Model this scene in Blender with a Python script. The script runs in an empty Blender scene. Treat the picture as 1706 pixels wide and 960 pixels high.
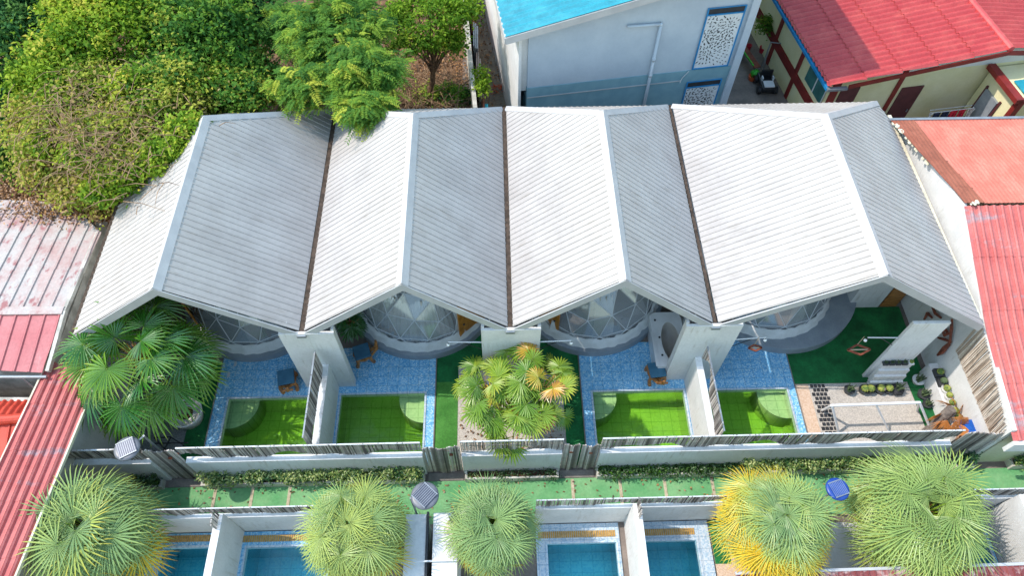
import bpy, bmesh, math, random
import numpy as np
from mathutils import Vector, Matrix
R_ = random.Random(7)
rng = np.random.default_rng(11)
sc = bpy.context.scene
C = sc.collection

# ------------------------------------------------------------------ camera, sky, sun, exposure
CX, CY, FPX, CAMZ = 853.0, 480.0, 1186.0, 21.0
_d = np.array([845. - CX, 1248. - CY, FPX]); _d /= np.linalg.norm(_d)
_y = np.array([796. - CX, -1359. - CY, FPX]); _y = _y - _y.dot(_d) * _d; _y /= np.linalg.norm(_y)
_z = -_d; _x = np.cross(_y, _z)
RW = np.array([_x, _y, _z])
cam_d = bpy.data.cameras.new('camera'); cam = bpy.data.objects.new('camera', cam_d); C.objects.link(cam)
cam_d.lens = 36 * FPX / 1706; cam_d.clip_start = 0.1; cam_d.clip_end = 2000
m = Matrix.Identity(4)
for i in range(3):
    m[i][0] = RW[i][0]; m[i][1] = -RW[i][1]; m[i][2] = -RW[i][2]
m[2][3] = CAMZ
cam.matrix_world = m
sc.camera = cam

w = bpy.data.worlds.new('World'); sc.world = w; w.use_nodes = True
nt = w.node_tree; bg = nt.nodes['Background']
sky = nt.nodes.new('ShaderNodeTexSky'); sky.sky_type = 'NISHITA'; sky.sun_disc = False
SUN = Vector((-0.755, 0.11, 1.0)).normalized()
sky.sun_elevation = math.asin(SUN.z); sky.sun_rotation = math.atan2(SUN.x, SUN.y)
sky.dust_density = 1.2; sky.air_density = 2.5; sky.ozone_density = 5.0
nt.links.new(sky.outputs[0], bg.inputs[0]); bg.inputs[1].default_value = 0.15
sd = bpy.data.lights.new('sun', 'SUN'); sd.energy = 2.0; sd.angle = math.radians(0.6); sd.color = (1, 0.90, 0.81)
so = bpy.data.objects.new('sun', sd); C.objects.link(so); so.rotation_euler = SUN.to_track_quat('Z', 'Y').to_euler()
so.location = (-20, 5, 40)
sc.view_settings.view_transform = 'Standard'; sc.view_settings.look = 'None'; sc.view_settings.gamma = 1
sc.view_settings.use_curve_mapping = False
sc.view_settings.exposure = 1.12
sc.render.engine = 'CYCLES'
sc.cycles.max_bounces = 8; sc.cycles.transparent_max_bounces = 16
sc.cycles.caustics_reflective = False; sc.cycles.caustics_refractive = False

def at(px, py, z=0.0):
    """world point at height z seen at photograph pixel (px, py): used to survey positions off the photo"""
    r = RW @ np.array([(px - CX) / FPX, (py - CY) / FPX, 1.0]); t = (z - CAMZ) / r[2]
    return Vector((float(r[0] * t), float(r[1] * t), z))

def atx(px, py, X):
    r = RW @ np.array([(px - CX) / FPX, (py - CY) / FPX, 1.0]); t = X / r[0]
    return Vector((X, float(r[1] * t), float(CAMZ + r[2] * t)))

# ------------------------------------------------------------------ materials
def lin(h):
    h = h.lstrip('#'); o = []
    for i in (0, 2, 4):
        c = int(h[i:i+2], 16) / 255; o.append(c / 12.92 if c <= .04045 else ((c + .055) / 1.055) ** 2.4)
    return (*o, 1)
MATS = {}
class NT:
    def __init__(s, name):
        s.m = bpy.data.materials.new(name); s.m.use_nodes = True; s.t = s.m.node_tree; s.n = s.t.nodes; s.l = s.t.links
        s.b = s.n['Principled BSDF']; s.out = s.n['Material Output']; MATS[name] = s.m
    def new(s, typ, **k):
        n = s.n.new(typ)
        for a, v in k.items(): setattr(n, a, v)
        return n
    def coord(s, kind='Object', scale=(1, 1, 1), rot=(0, 0, 0)):
        if kind == 'Position':
            src = s.new('ShaderNodeNewGeometry').outputs['Position']
        else: src = s.new('ShaderNodeTexCoord').outputs[kind]
        mp = s.new('ShaderNodeMapping'); mp.inputs['Scale'].default_value = scale; mp.inputs['Rotation'].default_value = rot
        s.l.new(src, mp.inputs[0]); return mp.outputs[0]
    def noise(s, vec, scale, detail=4, rough=.55):
        n = s.new('ShaderNodeTexNoise'); n.inputs['Scale'].default_value = scale; n.inputs['Detail'].default_value = detail
        n.inputs['Roughness'].default_value = rough; s.l.new(vec, n.inputs['Vector']); return n.outputs[0]
    def ramp(s, fac, stops, interp='LINEAR'):
        r = s.new('ShaderNodeValToRGB'); r.color_ramp.interpolation = interp
        e = r.color_ramp.elements
        while len(e) < len(stops): e.new(.5)
        for k, (p, c) in enumerate(stops): e[k].position = p; e[k].color = c
        s.l.new(fac, r.inputs[0]); return r.outputs[0]
    def mix(s, fac, a, b, mode='MIX'):
        n = s.new('ShaderNodeMix', data_type='RGBA', blend_type=mode)
        for sock, v in ((n.inputs[0], fac), (n.inputs[6], a), (n.inputs[7], b)):
            if hasattr(v, 'node'): s.l.new(v, sock)
            else: sock.default_value = v
        return n.outputs[2]
    def bump(s, h, strength=.3, dist=.02):
        b = s.new('ShaderNodeBump'); b.inputs['Strength'].default_value = strength; b.inputs['Distance'].default_value = dist
        s.l.new(h, b.inputs['Height']); s.l.new(b.outputs[0], s.b.inputs['Normal'])
def streaks(s, col, amt=.25, tone=(.55, .52, .47, 1), sc=(5, 5, .6), n=2.2, lo=.52, hi=.72):
    a = s.noise(s.coord('Position', sc), n, 5, .65); b = s.noise(s.coord('Position'), 1.1, 4)
    mlt = s.new('ShaderNodeMath', operation='MULTIPLY'); s.l.new(s.ramp(a, [(lo, (0, 0, 0, 1)), (hi, (1, 1, 1, 1))]), mlt.inputs[0]); s.l.new(s.ramp(b, [(.42, (0, 0, 0, 1)), (.62, (amt, amt, amt, 1))]), mlt.inputs[1])
    return s.mix(mlt.outputs[0], col, tone)
def M(name, c1, c2=None, scale=3.0, rough=.7, bump=0., bscale=None, metal=0., stretch=(1, 1, 1), lo=.35, hi=.65, spec=.5, kind='Position', fine=0., streak=0., sdir=(5, 5, .6), stone=(.42, .39, .33, 1)):
    s = NT(name); c1 = lin(c1) if isinstance(c1, str) else c1
    c2 = c1 if c2 is None else (lin(c2) if isinstance(c2, str) else c2)
    v = s.coord(kind, stretch)
    nz = s.noise(v, scale)
    col = s.ramp(nz, [(lo, c1), (hi, c2)])
    if fine:
        f = s.noise(v, scale * 11, 3)
        g = s.ramp(f, [(.3, (1 - fine, 1 - fine, 1 - fine, 1)), (.7, (1, 1, 1, 1))]); col = s.mix(1.0, col, g, 'MULTIPLY')
    if streak: col = streaks(s, col, streak, stone, sdir)
    s.l.new(col, s.b.inputs['Base Color']); s.b.inputs['Roughness'].default_value = rough; s.b.inputs['Metallic'].default_value = metal
    s.b.inputs['Specular IOR Level'].default_value = spec
    if bump:
        s.bump(s.noise(v, bscale or scale * 8, 5), bump, .02)
    return s.m

M('roof_white', '#a8a4a0', '#b4b1ad', .8, .62, fine=.1, streak=.55, sdir=(.8, 3.5, .8), stone=(.27, .24, .20, 1))
M('roof_trim', '#aeafb0', '#babbbb', 2, .5, fine=.06)
M('gutter_rust', '#32281f', '#55463a', 9, .9, .5)
M('wall_white', '#d0d1cf', '#dcdcda', 1.5, .8, .15, 20, fine=.1, streak=.8)
M('wall_cream', '#cfc9ad', '#dcd8c4', 1.1, .85, .2, 16, fine=.12)
M('wall_weathered', '#a9a69c', '#cfccc2', 2.5, .9, .3, 12, lo=.4, hi=.6, fine=.2)
M('concrete', '#6e6a64', '#8b857c', 1.8, .9, .3, 20, fine=.2)
M('concrete_alley', '#7c7263', '#9a8f7c', 1.4, .9, .3, 14, fine=.25)
M('platform_grey', '#868e95', '#959ca1', 2, .7, .15, fine=.12)
M('yard_ground', '#6e655e', '#8b7e74', 1.2, .95, .3, fine=.2)
M('soil', '#3a2a1e', '#6a4a33', 2.5, 1, .6, 20, fine=.4)
M('litter', '#4a3526', '#8c6b4c', 3.5, 1, .8, 30, fine=.5)
M('gravel', '#b3aca3', '#d8d0c4', 24, .95, .7, 60, fine=.35)
M('gravel_beige', '#cfae93', '#e0c8b0', 18, .95, .6, 60, fine=.25)
M('gravel_dark', '#7d7f80', '#9a9c9b', 20, .95, .8, 60, fine=.4)
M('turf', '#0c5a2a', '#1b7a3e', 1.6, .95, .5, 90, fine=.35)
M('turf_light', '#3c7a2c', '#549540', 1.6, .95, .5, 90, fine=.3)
M('turf_path', '#5c9c64', '#7db07a', 1.1, .95, .35, 60, fine=.2, streak=.4, sdir=(3, 3, 3), stone=(.3, .3, .16, 1))
M('path_joint', '#a79b80', '#bdb198', 9, .95, .5)
M('stone_black', '#1d1f22', '#34363a', 9, .8, .5)
def cane_mat(name, stops):
    s = NT(name); g = s.new('ShaderNodeNewGeometry')
    col = s.ramp(g.outputs['Random Per Island'], [(p, lin(c)) for p, c in stops])
    n_ = s.ramp(s.noise(s.coord('Position'), 5, 5), [(.3, (.7, .68, .66, 1)), (.7, (1, 1, 1, 1))]); s.l.new(s.mix(1.0, col, n_, 'MULTIPLY'), s.b.inputs['Base Color']); s.b.inputs['Roughness'].default_value = .85
    return s.m
cane_mat('bamboo', [(0, '#4f4a46'), (.3, '#8d8580'), (.6, '#b9b1aa'), (1, '#d6cfc8')])
cane_mat('bamboo_cream', [(0, '#7d6a58'), (.3, '#b5a290'), (.65, '#d8c9b8'), (1, '#e6dccf')])
M('metal_white', '#c4c7c9', None, 3, .45)
M('frame_white', '#dfe1e2', None, 3, .45)
M('metal_grey', '#868c91', '#9aa0a5', 4, .4, metal=.5)
M('metal_dark', '#1e2226', '#2c3034', 5, .5)
M('fabric_white', '#cfcfca', '#dededb', 3, .8, .3, 14, fine=.1)
M('fabric_cover', '#8a8781', '#a19d96', 2, .8, .3, 8)
M('curtain', '#cfc8bd', '#e6e0d6', 3, .9, fine=.1)
M('wood', '#8a5a2f', '#b88046', 5, .5, .2, stretch=(1, 1, 5))
M('wood_orange', '#a5661e', '#c98a36', 4, .5, .2, stretch=(4, 1, 1), fine=.15)
M('wood_red', '#5c2f22', '#8b4a33', 6, .7, .2)
M('bark', '#5b4331', '#85664a', 9, .95, .8, 25, fine=.35)
M('bark_grey', '#6b625c', '#93877d', 9, .95, .8, 25, fine=.4)
M('twig', '#5b4230', '#a98c6c', 3, .95)
M('cushion', '#2f5c73', '#3c6b82', 4, .85, .2, 30)
M('tub_white', '#cfcfcd', '#dededc', 2, .25)
M('tub_beige', '#aaa49b', '#b5afa6', 3, .4)
M('pot_white', '#d0cfcb', '#dfdedb', 4, .6, .2)
M('pot_dark', '#2d2f31', '#3f4244', 5, .7, .2)
M('blue_plastic', '#0f4fa0', '#1b62bc', 3, .5)
M('blue_trim', '#1673a8', '#1f84bb', 3, .5)
M('wall_blue_grey', '#a9b6c2', '#b4c0ca', .9, .75, .1, 12, fine=.05)
M('wall_blue_band', '#6f96a3', '#7da2ad', 2, .8, .1)
M('pale_yellow', '#d8cf9c', '#e2dab0', 1, .85, .1, fine=.06)
M('brick_red', '#6e1c18', '#84251f', 3, .6, .1)
M('maroon', '#4c2226', '#5d2c2f', 3, .6)
M('door_grey', '#7c8288', '#8a9096', 3, .5)
M('glass_teal', '#2b5a58', '#39706b', 3, .15)
M('toy_black', '#15181c', '#22262b', 5, .35)
M('toy_white', '#d5d8da', None, 5, .35)
M('plastic_green', '#2c9a25', '#45b536', 6, .5)
M('plastic_orange', '#b5481e', '#c95a2a', 6, .6)
M('plastic_red', '#a01828', '#bb2236', 6, .5)
M('plastic_pink', '#d03a86', '#e05c9c', 6, .4)
M('cloth_navy', '#131c33', '#1f2b4a', 6, .9)
M('cloth_red', '#9e1128', '#c01b35', 6, .9)
M('cloth_mix', '#8a7f7c', '#cfc6c0', 16, .9)
M('net_teal', '#127a6d', '#1fa08d', 12, .8)
M('bulb', '#e6e6e2', None, 3, .2)
M('panel_light', '#5f5e6c', '#6d6c7a', 5, .3)
M('panel_dark', '#3f424f', '#4c4f5c', 5, .25)
M('lamp_grey', '#5c5f66', '#6b6e75', 5, .4)
M('lamp_blue', '#1c3f8c', '#244b9c', 6, .4)
M('cactus', '#4f6b2f', '#a2a64f', 8, .8, .4, 30)
M('cactus_dark', '#2f4630', '#5e7048', 9, .8, .4, 30)
M('yellow_tile', '#a47e3c', '#c79d55', 12, .6, .4)
M('rope', '#b9a88d', None, 3, .9)

def corr_mat(name, c1, c2, patch, pscale, plo, phi, rough=.6, stretch=(1, 1, 1), patch2=None, dirt=.25):
    s = NT(name); v = s.coord('Position', stretch); v0 = s.coord('Position')
    base = s.ramp(s.noise(v0, 1.3), [(.35, lin(c1)), (.65, lin(c2))])
    mk = s.ramp(s.noise(v, pscale, 6, .65), [(plo, (0, 0, 0, 1)), (phi, (1, 1, 1, 1))])
    col = s.mix(mk, base, lin(patch))
    if patch2:
        mk2 = s.ramp(s.noise(v, pscale * 2.1, 5, .6), [(.56, (0, 0, 0, 1)), (.66, (1, 1, 1, 1))]); col = s.mix(mk2, col, lin(patch2))
    d = s.ramp(s.noise(v0, 14, 5, .7), [(.3, (1 - dirt,) * 3 + (1,)), (.7, (1, 1, 1, 1))]); col = s.mix(1.0, col, d, 'MULTIPLY')
    s.l.new(col, s.b.inputs['Base Color']); s.b.inputs['Roughness'].default_value = rough
    s.bump(s.noise(v0, 30, 4), .15, .01)
    return s.m
corr_mat('roof_faded', '#b3938e', '#bfa7a1', '#bdb7b2', 1.5, .38, .6, .8, (1, .6, 1), '#a26e6e')
corr_mat('roof_pink', '#b9686b', '#c27a7b', '#c9a7a3', .9, .6, .72, .7, (1, .5, 1))
corr_mat('roof_pink_wall', '#c0635f', '#c97570', '#a98f93', 1.1, .56, .66, .7, (.3, 1.4, 1))
corr_mat('roof_orange', '#c8402a', '#d4513a', '#b83a28', 2, .5, .7, .6)
corr_mat('roof_coral', '#ca6e5c', '#d07b68', '#d68c78', 1.6, .5, .7, .7, (1, .4, 1))
corr_mat('roof_brown', '#95543f', '#a2604a', '#8a4f3c', 2, .5, .7, .8)
corr_mat('roof_tile_red', '#bc4446', '#c54e4e', '#cf5e58', 1.2, .5, .7, .55)
corr_mat('roof_cyan', '#1a8b9e', '#2299ac', '#3aa6b6', 1.2, .5, .7, .5)
corr_mat('roof_maroon', '#7a3a3c', '#94504e', '#c0a7a2', 2.5, .5, .62, .7)
corr_mat('screen_blue_white', '#d5dadd', '#dfe3e5', '#dfe3e5', 2, .5, .7, .6)

def mosaic(name, cols, size=.045, joint=.3, rough=.35, mort=(.72, .76, .8, 1), ms=.012):
    s = NT(name); v = s.coord('Position', (1 / size,) * 3)
    fl = s.new('ShaderNodeVectorMath', operation='FLOOR'); ad = s.new('ShaderNodeVectorMath', operation='ADD'); ad.inputs[1].default_value = (.37, .41, .43)
    s.l.new(v, ad.inputs[0]); s.l.new(ad.outputs[0], fl.inputs[0])
    wn = s.new('ShaderNodeTexWhiteNoise', noise_dimensions='3D'); s.l.new(fl.outputs[0], wn.inputs['Vector'])
    st = [(i / len(cols), lin(c)) for i, c in enumerate(cols)]; mo = mort
    col = s.ramp(wn.outputs['Value'], st, 'CONSTANT')
    big = s.ramp(s.noise(s.coord('Position'), 1.7), [(.3, (.88,) * 3 + (1,)), (.7, (1,) * 3 + (1,))])
    col = s.mix(1.0, col, big, 'MULTIPLY')
    br = s.new('ShaderNodeTexBrick'); br.offset = 0; br.inputs['Scale'].default_value = 1; br.inputs['Mortar Size'].default_value = ms
    br.inputs['Brick Width'].default_value = joint; br.inputs['Row Height'].default_value = joint
    br.inputs['Color1'].default_value = (1, 1, 1, 1); br.inputs['Color2'].default_value = (1, 1, 1, 1); br.inputs['Mortar'].default_value = mo
    s.l.new(s.coord('Position'), br.inputs['Vector']); col = s.mix(1.0, col, br.outputs[0], 'MULTIPLY')
    s.l.new(col, s.b.inputs['Base Color']); s.b.inputs['Roughness'].default_value = rough
    return s.m
mosaic('mosaic_blue', ['#6db2dc', '#8fc7e4', '#bcdbe8', '#78bae0', '#a4d0e6', '#62a8d4', '#8cc2e2'], .036, .33)
mosaic('mosaic_pale', ['#b3c5d2', '#c2ced6', '#a2bacb', '#cad1d6'], .036, .33)
mosaic('mosaic_pool', ['#a9cda2', '#b1d2a8', '#adcfa5', '#a4c89d'], .06, .33, .5, (.7, .76, .7, 1), .012)
mosaic('mosaic_deepblue', ['#a8d6e4', '#b4dce6', '#9fcfdf', '#bce0e8'], .05, .33, .5, (.75, .82, .85, 1), .012)

def water_mat(name, absorb, dens):
    s = NT(name); s.n.remove(s.b)
    tr = s.new('ShaderNodeBsdfTransparent'); gl = s.new('ShaderNodeBsdfGlossy'); gl.inputs['Roughness'].default_value = .03
    fr = s.new('ShaderNodeFresnel'); fr.inputs[0].default_value = 1.33
    bp = s.new('ShaderNodeBump'); bp.inputs['Strength'].default_value = .5; bp.inputs['Distance'].default_value = .05
    s.l.new(s.noise(s.coord('Position'), 4, 3), bp.inputs['Height']); s.l.new(bp.outputs[0], gl.inputs['Normal']); s.l.new(bp.outputs[0], fr.inputs['Normal'])
    mx = s.new('ShaderNodeMixShader'); s.l.new(fr.outputs[0], mx.inputs[0]); s.l.new(tr.outputs[0], mx.inputs[1]); s.l.new(gl.outputs[0], mx.inputs[2])
    s.l.new(mx.outputs[0], s.out.inputs['Surface'])
    va = s.new('ShaderNodeVolumeAbsorption'); va.inputs['Color'].default_value = absorb; va.inputs['Density'].default_value = dens
    s.l.new(va.outputs[0], s.out.inputs['Volume']); return s.m
water_mat('water_green', (.80, .945, .36, 1), 1.75)
water_mat('water_blue', (.05, .91, .955, 1), .85)
def glass_mat(name, tint=(.9, .93, .95, 1), refl=.2):
    s = NT(name); s.n.remove(s.b)
    tr = s.new('ShaderNodeBsdfTransparent'); tr.inputs[0].default_value = tint
    gl = s.new('ShaderNodeBsdfGlossy'); gl.inputs['Roughness'].default_value = .06
    lw = s.new('ShaderNodeLayerWeight'); lw.inputs[0].default_value = .25
    ma = s.new('ShaderNodeMath', operation='MULTIPLY_ADD'); ma.inputs[1].default_value = .5; ma.inputs[2].default_value = refl
    s.l.new(lw.outputs['Facing'], ma.inputs[0])
    mx = s.new('ShaderNodeMixShader'); s.l.new(ma.outputs[0], mx.inputs[0]); s.l.new(tr.outputs[0], mx.inputs[1]); s.l.new(gl.outputs[0], mx.inputs[2])
    df = s.new('ShaderNodeBsdfDiffuse'); df.inputs[0].default_value = (.75, .78, .8, 1); m3 = s.new('ShaderNodeMixShader'); m3.inputs[0].default_value = .26
    s.l.new(mx.outputs[0], m3.inputs[1]); s.l.new(df.outputs[0], m3.inputs[2])
    s.l.new(m3.outputs[0], s.out.inputs['Surface']); return s.m
glass_mat('film_clear')

def leaf_mat(name, stops, trans=.35, rough=.5, gloss=.06):
    """stops over the 'tint' attribute (own colour of each leaf)"""
    s = NT(name); s.n.remove(s.b)
    a = s.new('ShaderNodeAttribute', attribute_name='tint')
    col = s.ramp(a.outputs['Fac'], [(p, lin(c)) for p, c in stops])
    df = s.new('ShaderNodeBsdfDiffuse'); tl = s.new('ShaderNodeBsdfTranslucent'); gl = s.new('ShaderNodeBsdfGlossy'); gl.inputs['Roughness'].default_value = rough
    s.l.new(col, df.inputs[0]); s.l.new(col, tl.inputs[0])
    m1 = s.new('ShaderNodeMixShader'); m1.inputs[0].default_value = trans; s.l.new(df.outputs[0], m1.inputs[1]); s.l.new(tl.outputs[0], m1.inputs[2])
    m2 = s.new('ShaderNodeMixShader'); m2.inputs[0].default_value = gloss; s.l.new(m1.outputs[0], m2.inputs[1]); s.l.new(gl.outputs[0], m2.inputs[2])
    s.l.new(m2.outputs[0], s.out.inputs['Surface']); return s.m
leaf_mat('leaf_bright', [(0, '#4f7a1c'), (.35, '#7a9f28'), (.7, '#a0b838'), (1, '#c9c350')], .4, .7, .012)
leaf_mat('leaf_mid', [(0, '#35662a'), (.4, '#58892f'), (.75, '#84a63a'), (1, '#b4b64c')], .4, .7, .012)
leaf_mat('leaf_dark', [(0, '#275630'), (.5, '#3b6e38'), (1, '#668e42')], .35, .7, .012)
leaf_mat('leaf_vine', [(0, '#768f32'), (.3, '#a0b03e'), (.55, '#bcb950'), (.8, '#b39c62'), (1, '#c2a67c')], .4, .7, .012)
leaf_mat('leaf_feather', [(0, '#3a6b30'), (.45, '#5a8a34'), (.75, '#94b23c'), (1, '#c2c94c')], .4, .7, .012)
leaf_mat('leaf_dry', [(0, '#5a3b22'), (.5, '#8a6238'), (1, '#b88a55')], .2)
leaf_mat('leaf_hedge', [(0, '#1c4a2a'), (.5, '#356a33'), (.8, '#8fa653'), (1, '#c3cc86')])
leaf_mat('leaf_hedge_dark', [(0, '#1f4517'), (.5, '#38611c'), (1, '#62843a')])
leaf_mat('palm_green', [(0, '#1f5a1f'), (.4, '#3d7d24'), (.7, '#76a02c'), (.9, '#aab548'), (1, '#cfc878')], .3, .35, .08)
leaf_mat('palm_yellow', [(0, '#5c8a2a'), (.35, '#84a436'), (.6, '#aab444'), (.8, '#cfa83c'), (.92, '#bd8a58'), (1, '#c4a08c')], .3, .4, .05)
leaf_mat('palm_blue', [(0, '#587a4e'), (.3, '#86a266'), (.55, '#a8b45c'), (.75, '#cfb52c'), (1, '#d99f24')], .1, .4, .04)
leaf_mat('palm_lime', [(0, '#64824a'), (.35, '#8aa25a'), (.6, '#abb75c'), (.8, '#c8c04a'), (1, '#cfa034')], .1, .4, .04)
leaf_mat('palm_dead', [(0, '#b06a32'), (.5, '#cf8a48'), (1, '#d9a878')], .2)

# ------------------------------------------------------------------ object helpers
def wloc(o):
    p = Vector((0, 0, 0))
    while o is not None: p = p + o.location; o = o.parent
    return p
def props(o, label=None, cat=None, group=None, kind=None):
    if label: o['label'] = label
    if cat: o['category'] = cat
    if group: o['group'] = group
    if kind: o['kind'] = kind
    return o
def thing(name, label, cat, loc=(0, 0, 0), group=None):
    o = bpy.data.objects.new(name, None); o.empty_display_size = .2; C.objects.link(o); o.location = loc
    return props(o, label, cat, group)
def copy_tree(o, loc=None, rz=None, parent=None, label=None):
    c = o.copy(); C.objects.link(c)
    if parent is not None: c.parent = parent
    for ch in list(o.children): copy_tree(ch, parent=c)
    if loc is not None: c.location = loc
    if rz is not None: c.rotation_euler = (0, 0, rz)
    if label: c['label'] = label
    return c
class MB:
    def __init__(s): s.v = []; s.f = []; s.t = None
    def add(s, vs, fs):
        b = len(s.v); s.v += [tuple(p) for p in vs]; s.f += [tuple(b + i for i in f) for f in fs]
    def box(s, x0, x1, y0, y1, z0, z1, M4=None):
        vs = [Vector(p) for p in ((x0, y0, z0), (x1, y0, z0), (x1, y1, z0), (x0, y1, z0), (x0, y0, z1), (x1, y0, z1), (x1, y1, z1), (x0, y1, z1))]
        if M4 is not None: vs = [M4 @ p for p in vs]
        s.add(vs, [(3, 2, 1, 0), (4, 5, 6, 7), (0, 1, 5, 4), (1, 2, 6, 5), (2, 3, 7, 6), (3, 0, 4, 7)]); return s
    def tube(s, p0, p1, r0, r1=None, n=6, caps=True):
        p0 = Vector(p0); p1 = Vector(p1); r1 = r0 if r1 is None else r1
        d = (p1 - p0)
        if d.length < 1e-6: return s
        d.normalize(); a = d.orthogonal().normalized(); b = d.cross(a); vs = []
        for p, r in ((p0, r0), (p1, r1)):
            for k in range(n): t = 2 * math.pi * k / n; vs.append(p + a * (r * math.cos(t)) + b * (r * math.sin(t)))
        fs = [(k, (k + 1) % n, n + (k + 1) % n, n + k) for k in range(n)]
        if caps: fs += [tuple(range(n))[::-1], tuple(range(n, 2 * n))]
        s.add(vs, fs); return s
    def path(s, pts, rs, n=6):
        for a, b, ra, rb in zip(pts[:-1], pts[1:], rs[:-1], rs[1:]): s.tube(a, b, ra, rb, n)
        return s
    def bar(s, p0, p1, w, h):  # rectangular bar, h is vertical
        p0 = Vector(p0); p1 = Vector(p1); d = (p1 - p0).normalized(); up = Vector((0, 0, 1))
        if abs(d.z) > .95: up = Vector((0, 1, 0))
        a = d.cross(up).normalized() * w / 2; b = a.cross(d).normalized() * h / 2
        vs = [p + q for p in (p0, p1) for q in (-a - b, a - b, a + b, -a + b)]
        s.add(vs, [(3, 2, 1, 0), (4, 5, 6, 7), (0, 1, 5, 4), (1, 2, 6, 5), (2, 3, 7, 6), (3, 0, 4, 7)]); return s
    def prism(s, poly, z0, z1):
        n = len(poly); vs = [(x, y, z0) for x, y in poly] + [(x, y, z1) for x, y in poly]
        fs = [tuple(range(n))[::-1], tuple(range(n, 2 * n))] + [(k, (k + 1) % n, n + (k + 1) % n, n + k) for k in range(n)]
        s.add(vs, fs); return s
    def disc(s, c, r, z0, z1, n=32, r1=None):
        r1 = r if r1 is None else r1
        a = [(c[0] + r * math.cos(2 * math.pi * k / n), c[1] + r * math.sin(2 * math.pi * k / n), z0) for k in range(n)]
        b = [(c[0] + r1 * math.cos(2 * math.pi * k / n), c[1] + r1 * math.sin(2 * math.pi * k / n), z1) for k in range(n)]
        s.add(a + b, [tuple(range(n))[::-1], tuple(range(n, 2 * n))] + [(k, (k + 1) % n, n + (k + 1) % n, n + k) for k in range(n)]); return s
    def lathe(s, c, prof, n=24):
        vs = [(c[0] + r * math.cos(2 * math.pi * k / n), c[1] + r * math.sin(2 * math.pi * k / n), c[2] + z) for r, z in prof for k in range(n)]
        fs = [(i * n + k, i * n + (k + 1) % n, (i + 1) * n + (k + 1) % n, (i + 1) * n + k) for i in range(len(prof) - 1) for k in range(n)]
        s.add(vs, fs); return s
    def poly(s, pts): s.add(pts, [tuple(range(len(pts)))]); return s
    def sphere(s, c, r, n=10, m=6, sz=1., ribs=0, rib=.0):
        vs = []; fs = []
        for i in range(m + 1):
            ph = math.pi * i / m
            for k in range(n):
                t = 2 * math.pi * k / n; rr = r * (1 + (rib if ribs and k % 2 else 0))
                vs.append((c[0] + rr * math.sin(ph) * math.cos(t), c[1] + rr * math.sin(ph) * math.sin(t), c[2] + r * sz * math.cos(ph)))
        for i in range(m):
            for k in range(n): fs.append((i * n + k, (i + 1) * n + k, (i + 1) * n + (k + 1) % n, i * n + (k + 1) % n))
        s.add(vs, fs); return s
    def build(s, name, mat, parent=None, smooth=False, bevel=0, solid=0, local=False, **p):
        v = np.array(s.v, dtype=float)
        if parent is None:
            lo = v.min(0); hi = v.max(0); org = Vector(((lo[0] + hi[0]) / 2, (lo[1] + hi[1]) / 2, lo[2]))
            if local: org = Vector((0, 0, 0))
        else: org = Vector((0, 0, 0)) if local else wloc(parent)
        me = bpy.data.meshes.new(name); me.from_pydata([(a[0] - org.x, a[1] - org.y, a[2] - org.z) for a in s.v], [], s.f); me.update()
        me.materials.append(MATS[mat])
        if s.t is not None:
            at_ = me.attributes.new('tint', 'FLOAT', 'POINT'); at_.data.foreach_set('value', np.array(s.t, dtype=np.float32))
        if smooth: me.polygons.foreach_set('use_smooth', [True] * len(me.polygons))
        o = bpy.data.objects.new(name, me); C.objects.link(o)
        if parent is None: o.location = org
        else: o.parent = parent
        if bevel:
            b = o.modifiers.new('b', 'BEVEL'); b.width = bevel; b.segments = 2; b.limit_method = 'ANGLE'
        if solid:
            b = o.modifiers.new('s', 'SOLIDIFY'); b.thickness = solid; b.offset = -1
        return props(o, **p)
def st(name, mb, mat, **k): return mb.build(name, mat, kind='structure', **k)

def sheet(rect, z, holes=()):
    x0, x1, y0, y1 = rect; mb = MB()
    xs = sorted({x0, x1, *[h[0] for h in holes], *[h[1] for h in holes]}); ys = sorted({y0, y1, *[h[2] for h in holes], *[h[3] for h in holes]})
    xs = [x for x in xs if x0 <= x <= x1]; ys = [y for y in ys if y0 <= y <= y1]
    for a, b in zip(xs[:-1], xs[1:]):
        for c, d in zip(ys[:-1], ys[1:]):
            mx, my = (a + b) / 2, (c + d) / 2
            if any(h[0] < mx < h[1] and h[2] < my < h[3] for h in holes): continue
            mb.poly([(a, c, z), (b, c, z), (b, d, z), (a, d, z)])
    return mb

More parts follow.
